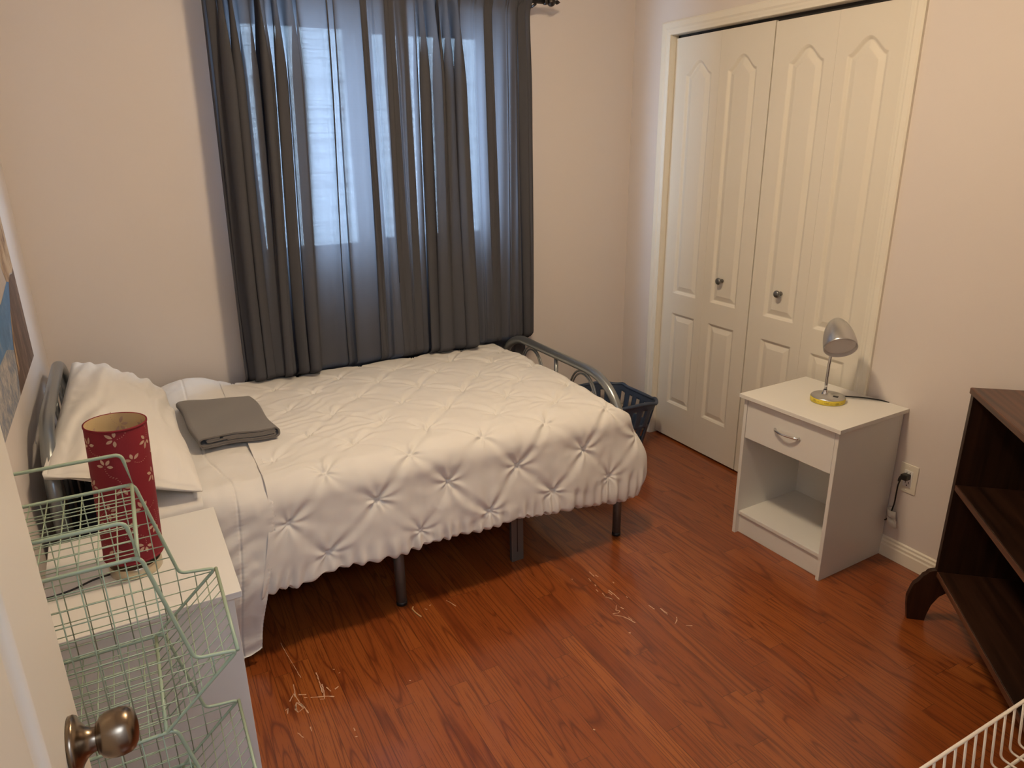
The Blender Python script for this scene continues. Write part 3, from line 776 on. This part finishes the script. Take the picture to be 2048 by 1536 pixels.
# ------------------------------------------------------------------ nightstands
def nightstand(origin, rotz, label):
    """local: front faces -x, width along y (0..W), back at x=0 -> x=-D"""
    t = thing('nightstand', origin, label, 'nightstand', None)
    t.rotation_euler = (0, 0, rotz)
    W, D, Ht, b = .455, .395, .62, .015
    def part(name, mbx, mat, bevel=.0012, parent=None):
        o = mbx.build(name, mat, None, bevel=bevel); o.parent = parent or t; return o
    mb = MB(); mb.box((-D, -W/2, Ht-.016), (0, W/2, Ht)); part('tabletop', mb, MELA)
    for s_ in (1, -1):
        y = s_*(W/2-.014); mb = MB(); mb.box((-D+.017, min(y, y-s_*b), 0), (-.006, max(y, y-s_*b), Ht-.016)); part('side_panel', mb, MELA)
    yi = W/2-.029
    mb = MB(); mb.box((-.012, -yi, .03), (-.008, yi, Ht-.016)); part('back_panel', mb, MELA, 0)
    mb = MB(); mb.box((-D+.030, -yi, .086), (-.012, yi, .101)); part('shelf', mb, MELA)
    mb = MB(); mb.box((-D+.038, -yi, 0), (-D+.052, yi, .086)); part('plinth', mb, MELA)
    mb = MB(); mb.box((-D+.019, -yi+.002, .437), (-D+.034, yi-.002, .601))
    dr = part('drawer', mb, MELA)
    mb = MB(); mb.box((-D+.034, -yi+.012, .46), (-.03, yi-.012, .58)); part('drawer_box', mb, MELA, 0, dr)
    mb = MB(); p = []
    for k in range(17):
        a = k/16; y = -.056+.112*a; q = math.sin(PI*a)
        p.append((-D+.019-.022*q**.55, y, .522))
    rr = [.0058-.0022*math.sin(PI*k/16) for k in range(17)]
    mb.tube(p, rr, 12); part('handle', mb, CHROME, 0, dr)['label'] = 'curved chrome drawer pull'
    return t
ns1 = nightstand((-.008, -1.510, 0), .030, 'white nightstand with one drawer and open shelf beside the closet doors')
ns2 = nightstand((-2.752, -1.463, 0), PI+.01, 'white nightstand under the red lamp at the head of the bed')

# ------------------------------------------------------------------ red cylinder lamp
LX, LY, LZ = -2.560, -1.463, .62
l1 = thing('table_lamp', (LX, LY, LZ), 'red cylinder lamp with leaf cut-outs on the nightstand by the pillow', 'lamp')
TM = Matrix.Translation((LX, LY, LZ))
mb = MB(); mb.lathe([(0, 0), (.0555, 0), (.057, .002), (.057, .024), (.0555, .026)], 64, TM, 0); mb.lathe([(.0555, .026), (.052, .027), (0, .027)], 64, TM, 1); mb.build('base', [BRASSN, BRN], l1)
mb = MB(); mb.lathe([(0, .027), (.008, .027), (.007, .05), (.007, .11), (.014, .115), (.014, .15), (.006, .155)], 24, TM); mb.build('stem', BRASSN, l1)
mb = MB()
for k in range(3):
    a = 2*PI*k/3+.4; mb.tube([(LX, LY, LZ+.13), (LX+.062*math.cos(a), LY+.062*math.sin(a), LZ+.13)], .0012, 6)
mb.build('shade_spider', BRASSN, l1)
pet = MB()
def on_shade(a0, z0, du, dz, r): a = a0+du/.0635; return (LX+r*math.cos(a), LY+r*math.sin(a), LZ+z0+dz)
def petal(a0, z0, ang, l, wd):
    for r in (.0639, .0611):
        n = 10; pts = []
        for k in range(n): 
            t = k/(n-1); x = l*t; y = wd*math.sin(PI*t)**.8
            pts.append((x, y))
        for k in range(n-2, 0, -1):
            t = k/(n-1); pts.append((l*t, -wd*math.sin(PI*t)**.8))
        c, s_ = math.cos(ang), math.sin(ang)
        V = [on_shade(a0, z0, x*c-y*s_, x*s_+y*c, r) for x, y in pts]
        pet.add(V, [tuple(range(len(V)))])
def dot(a0, z0, x, y, r0=.0011):
    for r in (.0639, .0611):
        V = [on_shade(a0, z0, x+r0*math.cos(2*PI*k/7), y+r0*math.sin(2*PI*k/7), r) for k in range(7)]; pet.add(V, [tuple(range(7))])
rp = random.Random(5)
for row in range(6):
    for k in range(6):
        a0 = 2*PI*(k+.5*(row % 2))/6+rp.uniform(-.15, .15); z0 = .075+row*.054+rp.uniform(-.012, .012); base = rp.uniform(0, 6.28)
        for j in range(4 if rp.random() > .4 else 3):
            an = base+(j-1.5)*1.05; petal(a0+.004*math.cos(an)/.0635, z0+.004*math.sin(an), an, rp.uniform(.013, .018), .0036)
        for j in range(7):
            an = base+PI+.12*j; d = .006+.0048*j; dot(a0, z0, d*math.cos(an), d*math.sin(an), .0009)
n0 = len(pet.f); pet.m = [2]*n0
pet.lathe([(.0635, .043), (.0635, .375), (.0628, .3765), (.0615, .375)], 96, TM, 0); pet.lathe([(.0615, .375), (.0615, .043), (.0635, .043)], 96, TM, 1)
shade = pet.build('lamp_shade', [RED, CREAM, PETAL], l1); shade['label'] = 'red drum shade with pale leaf and dot cut-outs and cream lining'
for z in (.046, .3735):
    mb = MB(); mb.lathe([(.0636, z-.0028), (.0648, z-.002), (.0648, z+.002), (.0636, z+.0028)], 96, TM, 0); mb.build('shade_rim', RED, shade)
for o_ in [o_ for o_ in bpy.data.objects if o_.parent in (l1, shade) and o_.name.split('.')[0] in ('stem', 'lamp_shade', 'shade_rim', 'shade_spider', 'cutout_pattern')]:
    o_.data.transform(Matrix.Translation((LX, LY, LZ+.03)) @ Matrix.Rotation(.05, 4, 'Y') @ Matrix.Translation((-LX, -LY, -LZ-.03)))
mb = MB(); mb.tube(round_poly([(LX-.055, LY-.01, LZ+.006), (LX-.09, LY-.012, LZ+.005), (LX-.13, LY-.035, LZ+.005), (LX-.18, LY-.045, LZ+.005), (LX-.205, LY-.03, LZ+.003), (-2.778, LY-.03, .45), (-2.778, LY-.03, .1)], .02), .0024, 8); mb.build('power_cord', BLACK, l1)

# ------------------------------------------------------------------ silver desk lamp on the other nightstand
BX, BY, BZ = -.187, -1.527, .62
l2 = thing('desk_lamp', (BX, BY, BZ), 'silver gooseneck desk lamp with a yellow sticker round its base on the nightstand', 'lamp')
TM = Matrix.Translation((BX, BY, BZ))
mb = MB(); mb.lathe([(0, 0), (.0605, 0), (.062, .002), (.062, .019), (.060, .0225), (.052, .0245), (.012, .026), (.008, .030), (0, .031)], 72, TM); base2 = mb.build('base', SILV, l2)
mb = MB(); mb.lathe([(.0624, .0015), (.0626, .0018), (.0626, .0188), (.0624, .0192)], 96, TM)
# only the camera-facing wrap of the sticker is shown by the photo, it runs all the way round
stk = mb.build('sticker', YEL, base2); stk['label'] = 'yellow printed sticker'
def bent_text(txt, ang, z0, size):
    cu = bpy.data.curves.new('t', 'FONT'); cu.body = txt; cu.size = size; cu.align_x = 'CENTER'
    tmp = bpy.data.objects.new('t', cu); COL.objects.link(tmp); bpy.context.view_layer.update()
    me = tmp.to_mesh(); V = [v.co.copy() for v in me.vertices]; F = [tuple(p.vertices) for p in me.polygons]
    tmp.to_mesh_clear(); COL.objects.unlink(tmp); bpy.data.objects.remove(tmp); bpy.data.curves.remove(cu)
    r = .06285; return [(BX+r*math.cos(ang+v.x/r), BY+r*math.sin(ang+v.x/r), BZ+z0+v.y) for v in V], F
mb = MB(); a_c = math.atan2(CAM[1]-BY, CAM[0]-BX)
for txt, off, z0, sz in (('DEL', -.78, .0085, .009), ('LED', -.02, .0065, .009), ('DEL', .62, .0065, .009), ('12 V', .22, .0085, .004), ('LED', -.52, .0095, .004), ('5 W', .90, .0085, .004)):
    V, F = bent_text(txt, a_c+off, z0, sz); mb.add(V, F)
for off, z0, ln in ((-.78, .0055, .4), (-.02, .0165, .34), (.24, .0055, .2), (.66, .0045, .36)):
    N_ = 10; V = []
    for k in range(N_+1):
        a = a_c+off-ln/2+ln*k/N_
        for z in (z0, z0+.0007): V.append((BX+.06285*math.cos(a), BY+.06285*math.sin(a), BZ+z))
    mb.add(V, [(2*k, 2*k+2, 2*k+3, 2*k+1) for k in range(N_)])
mb.build('sticker_print', INK, base2)
mb = MB(); mb.box((-.007, -.0095, .0245), (.007, .0095, .0275), 0, Matrix.Translation((BX+.004, BY-.030, BZ-.0003)) @ Matrix.Rotation(.5, 4, 'Z')); mb.build('switch', BLACK, base2, bevel=.001)
mb = MB(); neck = [(BX-.002, BY+.014, BZ+.028), (BX, BY+.015, BZ+.06), (BX+.002, BY+.016, BZ+.10), (BX+.004, BY+.017, BZ+.14), (BX+.008, BY+.017, BZ+.18), (BX+.014, BY+.016, BZ+.22), (BX+.016, BY+.010, BZ+.255)]
mb.tube(neck, .0058, 18); mb.lathe([(.013, .026), (.011, .030), (.0085, .037), (.007, .042)], 24, Matrix.Translation((BX-.002, BY+.014, BZ))); mb.build('gooseneck', CHROME, l2)
# shade: egg shaped bell, mouth towards the camera side and down to the right
top = Vector((-.160, -1.496, .932)); mouth = Vector((-.225, -1.579, .848))
ax = (mouth-top).normalized(); zq = Vector((0, 0, 1)).rotation_difference(ax).to_matrix().to_4x4(); M = Matrix.Translation(top) @ zq
Ln = (mouth-top).length; prof = []
for k in range(25):
    t = k/24; prof.append((.0575*math.sin(PI/2*min(1, t))**.62 if t < .999 else .0575, Ln*t))
prof = [(.0585*(1-(1-k/24)**2.1)**.56, Ln*(k/24)) for k in range(25)]
mb = MB(); mb.lathe([(0, 0)]+prof[1:]+[(.0565, Ln+.001)], 72, M); sh2 = mb.build('lamp_shade', SILV, l2)
mb = MB(); mb.lathe([(.0565, Ln+.001), (.055, Ln-.002), (.053, Ln-.014)]+[(.0545*(1-(1-k/12)**2.1)**.56, .008+(Ln-.02)*(k/12)) for k in range(10, -1, -1)], 72, M); mb.build('shade_lining', pbr('lamp_inner_white', (.55, .53, .52), .5), sh2)
mb = MB(); mb.lathe([(0, Ln-.013), (.050, Ln-.013), (.053, Ln-.012)], 48, M); mb.build('diffuser', pbr('lamp_diffuser', (.60, .57, .56), .5), sh2)
mb = MB(); mb.tube(round_poly([(BX+.060, BY+.004, BZ+.008), (BX+.095, BY-.02, BZ+.006), (BX+.135, BY-.060, BZ+.006), (BX+.170, BY-.105, BZ+.004), (-.0065, BY-.13, .62)], .02), .0027, 8)
mb.tube(round_poly([(-.0065, BY-.13, .622), (-.006, BY-.13, .55), (-.006, -1.67, .30), (-.010, -1.705, .155), (-.013, -1.727, .150), (-.016, -1.742, .178), (-.014, -1.752, .235), (-.022, -1.757, .285), (-.026, -1.760, .325), (-.024, -1.766, .352), (-.022, -1.772, .362)], .02), .0027, 8)
cord = mb.build('power_cord', BLACK, l2)
mb = MB(); mb.tube([(-.026, -1.760, .338), (-.0265, -1.763, .350), (-.025, -1.768, .360)], [.0045, .006, .008], 10); mb.box((-.034, -1.792, .352), (-.0065, -1.766, .374)); mb.build('plug', BLACK, cord, bevel=.003)
mb = MB()
pw = []
for k in range(90):
    a = 2*PI*k/30; pw.append((-.026+.014*math.cos(a), -1.752+.015*math.sin(a)-k*.00014, .205-k*.0006+.006*math.sin(a*.5)))
g = np.array(pw); tilt = np.array([.004, .004, .012]); G = np.stack([g-tilt, g+tilt]); mb.grid(G[..., 0], G[..., 1], G[..., 2])
n = 14; aa, bb = np.meshgrid(np.linspace(0, 1, n), np.linspace(0, 1, n)); mb.grid(-.022-.010*np.sin(bb*3)*aa, -1.746-.030*aa-.006*np.sin(bb*5), .176+.028*bb-.020*aa+.004*np.sin(aa*9+bb*4))
mb.build('cable_wrap', WRAPM, cord, solid=.0006)['label'] = 'crumpled clear plastic wrap round the cord'

# ------------------------------------------------------------------ wall outlet
oy, oz = -1.7805, .3525
ot = thing('wall_outlet', (0, oy, oz), 'ivory wall outlet with a black plug between nightstand and bookcase', 'outlet')
mb = MB(); mb.box((-.005, oy-.035, oz-.0575), (0, oy+.035, oz+.0575)); mb.build('cover_plate', PLATE, ot, bevel=.002)
mb = MB(); mb.box((-.0065, oy-.0165, oz-.0335), (-.004, oy+.0165, oz+.0335)); rc = mb.build('receptacle', OUTW, ot, bevel=.0008)
mb = MB()
for z in (oz+.019, oz-.019):
    mb.box((-.0068, oy-.0075, z-.001), (-.006, oy-.0052, z+.008)); mb.box((-.0068, oy+.0052, z-.001), (-.006, oy+.0075, z+.007)); mb.lathe([(0, 0), (.0026, 0), (.0026, .0008), (0, .0008)], 12, Matrix.Translation((-.006, oy, z-.008)) @ Matrix.Rotation(-PI/2, 4, 'Y'))
mb.build('slots', BLACK, rc)
for z in (oz+.047, oz-.047):
    mb = MB(); mb.lathe([(.0, .0012), (.0022, .001), (.003, 0)], 16, Matrix.Translation((-.005, oy, z)) @ Matrix.Rotation(-PI/2, 4, 'Y')); mb.build('screw', PLATE, ot)

# ------------------------------------------------------------------ dark bookcase
P0 = Vector((-.238, -2.060, 0)); Ld = Vector((-.669, -.743, 0)).normalized(); Dv = Vector((-.743, .669, 0)).normalized()
bc = thing('bookcase', P0, 'dark stained wooden bookcase standing at an angle by the right wall', 'bookcase')
bang = math.atan2(Ld.y, Ld.x)            # local x along the length, local y towards the back
BM = Matrix.Translation(P0) @ Matrix.Rotation(bang, 4, 'Z')
bc.rotation_euler = (0, 0, bang)
# local frame: x = length (away from the wall corner), back direction = -Dv ; rotation of Ld by +90deg:
yl = Vector((-Ld.y, Ld.x, 0)); sgn = 1 if yl.dot(Dv) < 0 else -1
def bpart(name, mbx, mat, bevel=.002, parent=None):
    o = mbx.build(name, mat, None, bevel=bevel); o.parent = parent or bc; return o
DP, LNG, HT = .285, .95, .842
fp = [(.0, .2), (.012, .197), (.022, .192), (.027, .183), (.036, .176), (.041, .165), (.050, .150), (.060, .140), (.066, .120), (.073, .085), (.070, .05), (.062, .0), (.008, .0), (.004, .03), (-.004, .065), (-.022, .100), (-.05, .125), (-.09, .140), (-.143, .145)]
bk = [(-.196, .140), (-.236, .125), (-.262, .100), (-.278, .065), (-.284, .03), (-DP, 0), (-DP, HT-.02), (0, HT-.02)]
poly = [(-a*sgn, z) for a, z in fp+bk]
for x in (0, LNG-.02):
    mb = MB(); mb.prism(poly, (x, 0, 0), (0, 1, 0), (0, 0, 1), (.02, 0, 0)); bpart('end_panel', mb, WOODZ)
def yb(a, b): return (min(a*sgn, b*sgn), max(a*sgn, b*sgn))
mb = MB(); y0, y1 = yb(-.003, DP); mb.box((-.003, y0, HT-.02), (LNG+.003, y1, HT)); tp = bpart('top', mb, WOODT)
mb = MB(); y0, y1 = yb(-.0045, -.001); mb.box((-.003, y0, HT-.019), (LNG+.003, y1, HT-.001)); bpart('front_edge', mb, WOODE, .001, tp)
for z in (.520, .197):
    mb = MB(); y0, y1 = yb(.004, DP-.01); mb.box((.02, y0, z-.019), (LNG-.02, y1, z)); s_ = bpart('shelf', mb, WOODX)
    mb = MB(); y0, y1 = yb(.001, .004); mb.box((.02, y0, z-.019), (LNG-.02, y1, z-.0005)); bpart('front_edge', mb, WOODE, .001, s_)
mb = MB(); y0, y1 = yb(DP-.01, DP-.004); mb.box((.02, y0, .18), (LNG-.02, y1, HT-.02)); bpart('back_panel', mb, WOODX, 0)

# ------------------------------------------------------------------ white wire basket unit
wb = thing('wire_drawer_basket', (-1.48, -2.9, .0), 'white coated wire basket on a stand in the near right corner', 'basket')
zr, zbm = .650, .558; y0, y1, x0, x1 = -2.751, -3.066, -1.86, -1.08
mb = MB(); mb.tube([(x0, y0, zr), (x1, y0, zr), (x1, y1, zr), (x0, y1, zr)], .0031, 10, closed=True); mb.build('rim', WWIRE, wb)
mb = MB()
x = x0+.0142
while x < x1:
    mb.tube(round_poly([(x, y0, zr-.001), (x+.002, y0-.008, zbm), (x+.002, y1+.008, zbm), (x, y1, zr-.001)], .009, 4), .0021, 8); x += .0284
wi = mb.build('wires', WWIRE, wb)
mb = MB()
for y in (y0-.024, (y0+y1)/2, y1+.024): mb.tube([(x0, y, zbm-.004), (x1, y, zbm-.004)], .0029, 8)
mb.build('base_rod', WWIRE, wb)
for x in (x0, x1):
    for y in (y0, y1):
        mb = MB(); mb.tube([(x+(.006 if x == x1 else -.006), y, 0), (x+(.006 if x == x1 else -.006), y, zr+.004)], .006, 12); mb.build('leg', WWIRE, wb)

# ------------------------------------------------------------------ mint wire rack
rk = thing('wire_rack', (-2.6, -1.98, 0), 'mint green stacked wire basket rack in front of the lamp nightstand', 'rack')
YN, YFR = -2.118, -1.842; XB = -2.755
xb, xl, xbend, xtop = -2.532, -2.406, -2.471, -2.517
def mesh_lines(mb, pts_fn, na, nb, r=.0011):
    for k in range(na+1):
        mb.tube(pts_fn(k/na, None), r, 5)
    for k in range(nb+1):
        mb.tube(pts_fn(None, k/nb), r, 5)
tiers = [.020, .345, .672, .999]
for ti, zb_ in enumerate(tiers):
    last = ti == 3
    zl = zb_+.114; zt_ = zb_+.327
    mb = MB(); tr_ = .0032
    for y in (YN, YFR):
        if last: P = [(XB, y, zb_), (XB, y, zb_+.062), (xb+.005, y, zb_+.062), (xb+.014, y, zb_)]
        else: P = [(XB, y, zb_), (XB, y, zt_), (xtop, y, zt_), (xbend, y, zl+.009), (xl, y, zl), (xb, y, zb_)]
        mb.tube(round_poly(P, .012, 5)+[Vector(P[0])], tr_, 10)
    if not last:
        mb.tube([(xl, YN, zl), (xl, YFR, zl)], tr_, 10)
    mb.tube([(xb if not last else xb+.012, YN, zb_), (xb if not last else xb+.012, YFR, zb_)], tr_, 10); mb.tube([(XB, YN, zb_), (XB, YFR, zb_)], tr_, 10)
    bk_ = mb.build('basket_frame' if not last else 'top_shelf_frame', GREEN, rk)
    ms = MB(); xe = xb if not last else xb+.012
    W_ = YFR-YN
    # bottom
    for k in range(1, 9): x = XB+(xe-XB)*k/9; ms.tube([(x, YN, zb_), (x, YFR, zb_)], .0011, 5)
    for k in range(1, 10): y = YN+W_*k/10; ms.tube([(XB, y, zb_+.001), (xe, y, zb_+.001)], .0011, 5)
    if not last:
        # slanted front
        for k in range(1, 10): y = YN+W_*k/10; ms.tube([(xe, y, zb_), (xl, y, zl)], .0011, 5)
        for k in range(1, 6): t = k/6; ms.tube([(xe+(xl-xe)*t, YN, zb_+(zl-zb_)*t), (xe+(xl-xe)*t, YFR, zb_+(zl-zb_)*t)], .0011, 5)
        # sides
        def ztop_at(x):
            return float(np.interp(x, [XB, xtop, xbend, xl], [zt_, zt_, zl+.009, zl]))
        def zbot_at(x): return float(np.interp(x, [XB, xe, xl], [zb_, zb_, zl]))
        for y in (YN, YFR):
            x = XB+.031
            while x < xl-.004:
                ms.tube([(x, y, zbot_at(x)), (x, y, ztop_at(x))], .0011, 5); x += .031
            z = zb_+.027
            while z < zt_-.01:
                xe2 = float(np.interp(z, [zb_, zl], [xe, xl])) if z < zl else float(np.interp(z, [zl+.009, zt_], [xbend, xtop]))
                ms.tube([(XB, y+.001, z), (xe2, y+.001, z)], .0011, 5); z += .027
        for k in range(1, 10): y = YN+W_*k/10; ms.tube([(XB, y, zb_), (XB, y, zt_)], .0011, 5)
    ms.build('wire_mesh', GREEN, bk_)
for y in (YN, YFR):
    for x in (XB+.01, xb-.005):
        mb = MB(); mb.tube([(x, y, 0), (x, y, .024)], .0045, 10); mb.build('foot', GREEN, rk)

# ------------------------------------------------------------------ blue laundry basket
lb = thing('laundry_basket', (-.35, -.31, 0), 'slate blue plastic laundry basket in the corner past the foot of the bed', 'basket')
cx, cy = -.345, -.300
def sup(a, rx, ry, n=5.0):
    c, s_ = np.cos(a), np.sin(a); return cx+rx*np.sign(c)*np.abs(c)**(2/n), cy+ry*np.sign(s_)*np.abs(s_)**(2/n)
NA = 168; aa = np.linspace(0, 2*PI, NA, endpoint=False)
_t = np.linspace(0, 2*PI, 4001); _x, _y = sup(_t, .24, .203); _s = np.concatenate([[0], np.cumsum(np.hypot(np.diff(_x), np.diff(_y)))])
aa = np.interp(np.linspace(0, _s[-1], NA, endpoint=False), _s, _t)
dip = -.022*np.exp(-((np.abs(np.cos(aa))-1)/.05)**2)+.010*np.cos(4*aa)
zz = np.linspace(0, 1, 29)
A_, ZZ = np.meshgrid(aa, zz)
rx = .185+.055*ZZ; ry = .155+.048*ZZ
Xb_, Yb_ = sup(A_, rx, ry)
Zb_ = .012+ZZ*(.275+dip[None, :]-.012)
keep = np.ones((28, NA), bool)
for i in range(28):
    for j in range(NA):
        band = (4 <= i < 13) or (15 <= i < 24)
        if band and (j+(3 if i >= 14 else 0)) % 7 in (1, 2, 3): keep[i, j] = False
mb = MB(); mb.grid(Xb_, Yb_, Zb_, keep=keep, wrap=True)
xx, yy = sup(aa, .185, .155); mb.add([(x, y, .012) for x, y in zip(xx, yy)], [tuple(range(NA-1, -1, -1))])
mb.build('basket_body', BLUE, lb, solid=.004, solid_off=0)
xx, yy = sup(aa, .243, .206); mb = MB(); mb.tube([(x, y, .275+d) for x, y, d in zip(xx, yy, dip)], .0095, 12, closed=True); mb.build('rim', BLUE, lb)
xx, yy = sup(aa, .183, .153); mb = MB(); mb.tube([(x, y, .008) for x, y in zip(xx, yy)], .008, 8, closed=True); mb.build('base_ring', BLUE, lb)

# ------------------------------------------------------------------ unframed picture on the left wall
def paint(name, stops, sc, stretch=(1, 1, 1)):
    m, nt, b = newmat(name); N = nt.nodes; L = nt.links
    tc = N.new('ShaderNodeTexCoord'); mp = N.new('ShaderNodeMapping'); mp.inputs['Scale'].default_value = stretch; L.new(tc.outputs['Object'], mp.inputs[0])
    n = N.new('ShaderNodeTexNoise'); n.inputs['Scale'].default_value = sc; n.inputs['Detail'].default_value = 6; n.inputs['Roughness'].default_value = .7; L.new(mp.outputs[0], n.inputs['Vector'])
    L.new(ramp(nt, n.outputs['Fac'], stops), b.inputs['Base Color']); b.inputs['Roughness'].default_value = .6; return m
PB = paint('photo_bark', [(.3, (.05, .028, .02)), (.5, (.11, .065, .045)), (.7, (.22, .14, .10))], 30, (1, 1, .3))
PC = paint('photo_cream', [(.3, (.14, .07, .04)), (.45, (.38, .25, .14)), (.7, (.60, .46, .30))], 22, (1, 1, .5))
PS = paint('photo_sea', [(.3, (.05, .13, .28)), (.55, (.08, .20, .40)), (.75, (.35, .35, .38))], 14)
PW = paint('photo_surf', [(.3, (.10, .16, .26)), (.5, (.28, .28, .30)), (.7, (.5, .46, .42))], 40)
PG = paint('photo_sky', [(.3, (.38, .33, .30)), (.7, (.52, .46, .42))], 6)
py1, py0, pz0, pz1 = -.395, -1.45, .915, 1.60
pc = thing('wall_picture', (XL, -.9, 1.25), 'unframed coastal photo print with bark, blue sea and surf on the left wall', 'picture')
mb = MB(); xw = XL+.004
mb.box((XL, py0, pz0), (xw, py1, pz1), 0)
def patch(pts, mi, dx): mb.add([(xw+dx, y, z) for y, z in pts], [tuple(range(len(pts)))], mi)
patch([(py0, 1.17), (-.80, 1.17), (-.60, 1.20), (-.55, 1.19), (-.70, 1.10), (-.77, 1.04), (-.80, .98), (-.86, pz0), (py0, pz0)], 1, .0004)          # sea
patch([(py0, 1.05), (-.90, 1.06), (-.78, 1.03), (-.80, .98), (-.86, pz0), (py0, pz0)], 2, .0006)      # surf
patch([(py1, pz1), (-.60, pz1), (-.62, 1.45), (-.58, 1.30), (-.64, 1.25), (-.60, 1.20), (-.55, 1.19), (-.50, 1.21), (py1, 1.20)], 3, .0005)   # cream bark
patch([(py1, 1.215), (-.44, 1.20), (-.50, 1.205), (-.56, 1.19), (-.70, 1.10), (-.77, 1.04), (-.80, .98), (-.86, pz0), (py1, pz0)], 4, .0007)     # dark bark
patch([(-.66, 1.13), (-.735, 1.07), (-.79, .99), (-.80, .96), (-.765, .97), (-.73, 1.05)], 3, .0009)
mb.build('print', [PG, PS, PW, PC, PB], pc)

# ------------------------------------------------------------------ scratches on the floor
SL = [[[-2.218,-1.086],[-2.211,-1.157],[-2.199,-1.266],[-2.196,-1.286]],[[-2.149,-1.287],[-2.149,-1.305],[-2.151,-1.333]],[[-2.146,-1.346],[-2.148,-1.378],[-2.156,-1.412],[-2.167,-1.407]],[[-2.19,-1.386],[-2.167,-1.395],[-2.141,-1.407],[-2.127,-1.417]],[[-2.224,-1.304],[-2.226,-1.333],[-2.23,-1.357],[-2.224,-1.389],[-2.216,-1.416],[-2.211,-1.445]],[[-2.22,-1.356],[-2.199,-1.367]],[[-2.207,-1.377],[-2.199,-1.381]],[[-2.268,-1.4],[-2.259,-1.396],[-2.265,-1.417]],[[-2.238,-1.395],[-2.239,-1.421]],[[-2.232,-1.385],[-2.219,-1.415]],[[-2.232,-1.425],[-2.216,-1.416]],[[-2.137,-1.365],[-2.13,-1.39]],[[-2.116,-1.388],[-2.104,-1.381]],[[-2.112,-1.564],[-2.111,-1.577]],[[-2.117,-1.598],[-2.111,-1.6]],[[-2.219,-1.5],[-2.219,-1.518]],[[-2.256,-1.503],[-2.245,-1.529]],[[-2.088,-1.324],[-2.083,-1.324]],[[-2.098,-1.298],[-2.094,-1.302]],[[-1.728,-1.154],[-1.722,-1.164]],[[-1.707,-1.147],[-1.7,-1.145]],[[-1.642,-1.148],[-1.633,-1.17],[-1.625,-1.197]],[[-2.15,-1.331],[-2.154,-1.384]],[[-2.23,-1.357],[-2.232,-1.344],[-2.249,-1.371]],[[-2.219,-1.415],[-2.221,-1.395],[-2.233,-1.384],[-2.241,-1.411],[-2.236,-1.427]],[[-1.087,-1.257],[-1.089,-1.291]],[[-1.08,-1.285],[-1.076,-1.302]],[[-1.114,-1.291],[-1.117,-1.312]],[[-1.117,-1.337],[-1.119,-1.346]],[[-1.131,-1.364],[-1.132,-1.378]],[[-1.123,-1.393],[-1.126,-1.415],[-1.113,-1.443]],[[-1.126,-1.409],[-1.126,-1.422]],[[-1.093,-1.39],[-1.091,-1.418],[-1.092,-1.455]],[[-1.101,-1.399],[-1.099,-1.42]],[[-1.049,-1.355],[-1.049,-1.365]],[[-1.122,-1.478],[-1.14,-1.499],[-1.131,-1.511],[-1.142,-1.517],[-1.163,-1.511]],[[-1.164,-1.517],[-1.142,-1.539],[-1.131,-1.564],[-1.124,-1.589]],[[-1.126,-1.551],[-1.124,-1.571]],[[-1.116,-1.494],[-1.112,-1.508]],[[-1.022,-1.535],[-1.018,-1.563]],[[-0.998,-1.568],[-0.994,-1.603]],[[-0.999,-1.577],[-0.998,-1.609]],[[-0.98,-1.635],[-0.991,-1.65],[-1.009,-1.661]],[[-0.982,-1.685],[-0.965,-1.698]],[[-1.06,-1.453],[-1.06,-1.463]],[[-1.172,-1.263],[-1.173,-1.269]]]
mb = MB()
def ribbon(pts, wd, z=.0003):
    P = []
    for i in range(len(pts)-1):
        a, b = Vector(pts[i]), Vector(pts[i+1]); k = max(1, int((b-a).length/.008))
        for q in range(k): P.append(a.lerp(b, q/k)+Vector((rp.uniform(-1, 1), rp.uniform(-1, 1)))*.0008)
    P.append(Vector(pts[-1])); V = []
    for i, p in enumerate(P):
        t = (P[min(i+1, len(P)-1)]-P[max(0, i-1)]); t = t.normalized() if t.length > 0 else Vector((1, 0)); n_ = Vector((-t.y, t.x))*wd*rp.uniform(.25, .75)
        V += [(p.x+n_.x, p.y+n_.y, z), (p.x-n_.x, p.y-n_.y, z)]
    mb.add(V, [(2*i, 2*i+1, 2*i+3, 2*i+2) for i in range(len(P)-1)])
for q, l in enumerate(SL): ribbon(l, .0012 if q == 0 else .0030)
for (x, y) in ((-1.52, -1.905), (-1.905, -1.465), (-1.175, -1.62)): ribbon([(x, y), (x+.004, y-.004)], .004)
scr = mb.build('scratches', SCR, floor); scr['kind'] = 'stuff'; scr['label'] = 'pale scratches in the wood finish'
mb = MB(); mb.tube(round_poly([(-1.761, -1.127, .003), (-1.769, -1.137, .003), (-1.766, -1.165, .003), (-1.757, -1.194, .003)], .01), .0026, 8)
tag(mb.build('wood_shaving', pbr('shaving', (.55, .33, .15), .7)), 'small curled pale scrap lying on the floor by the middle bed leg', 'scrap')
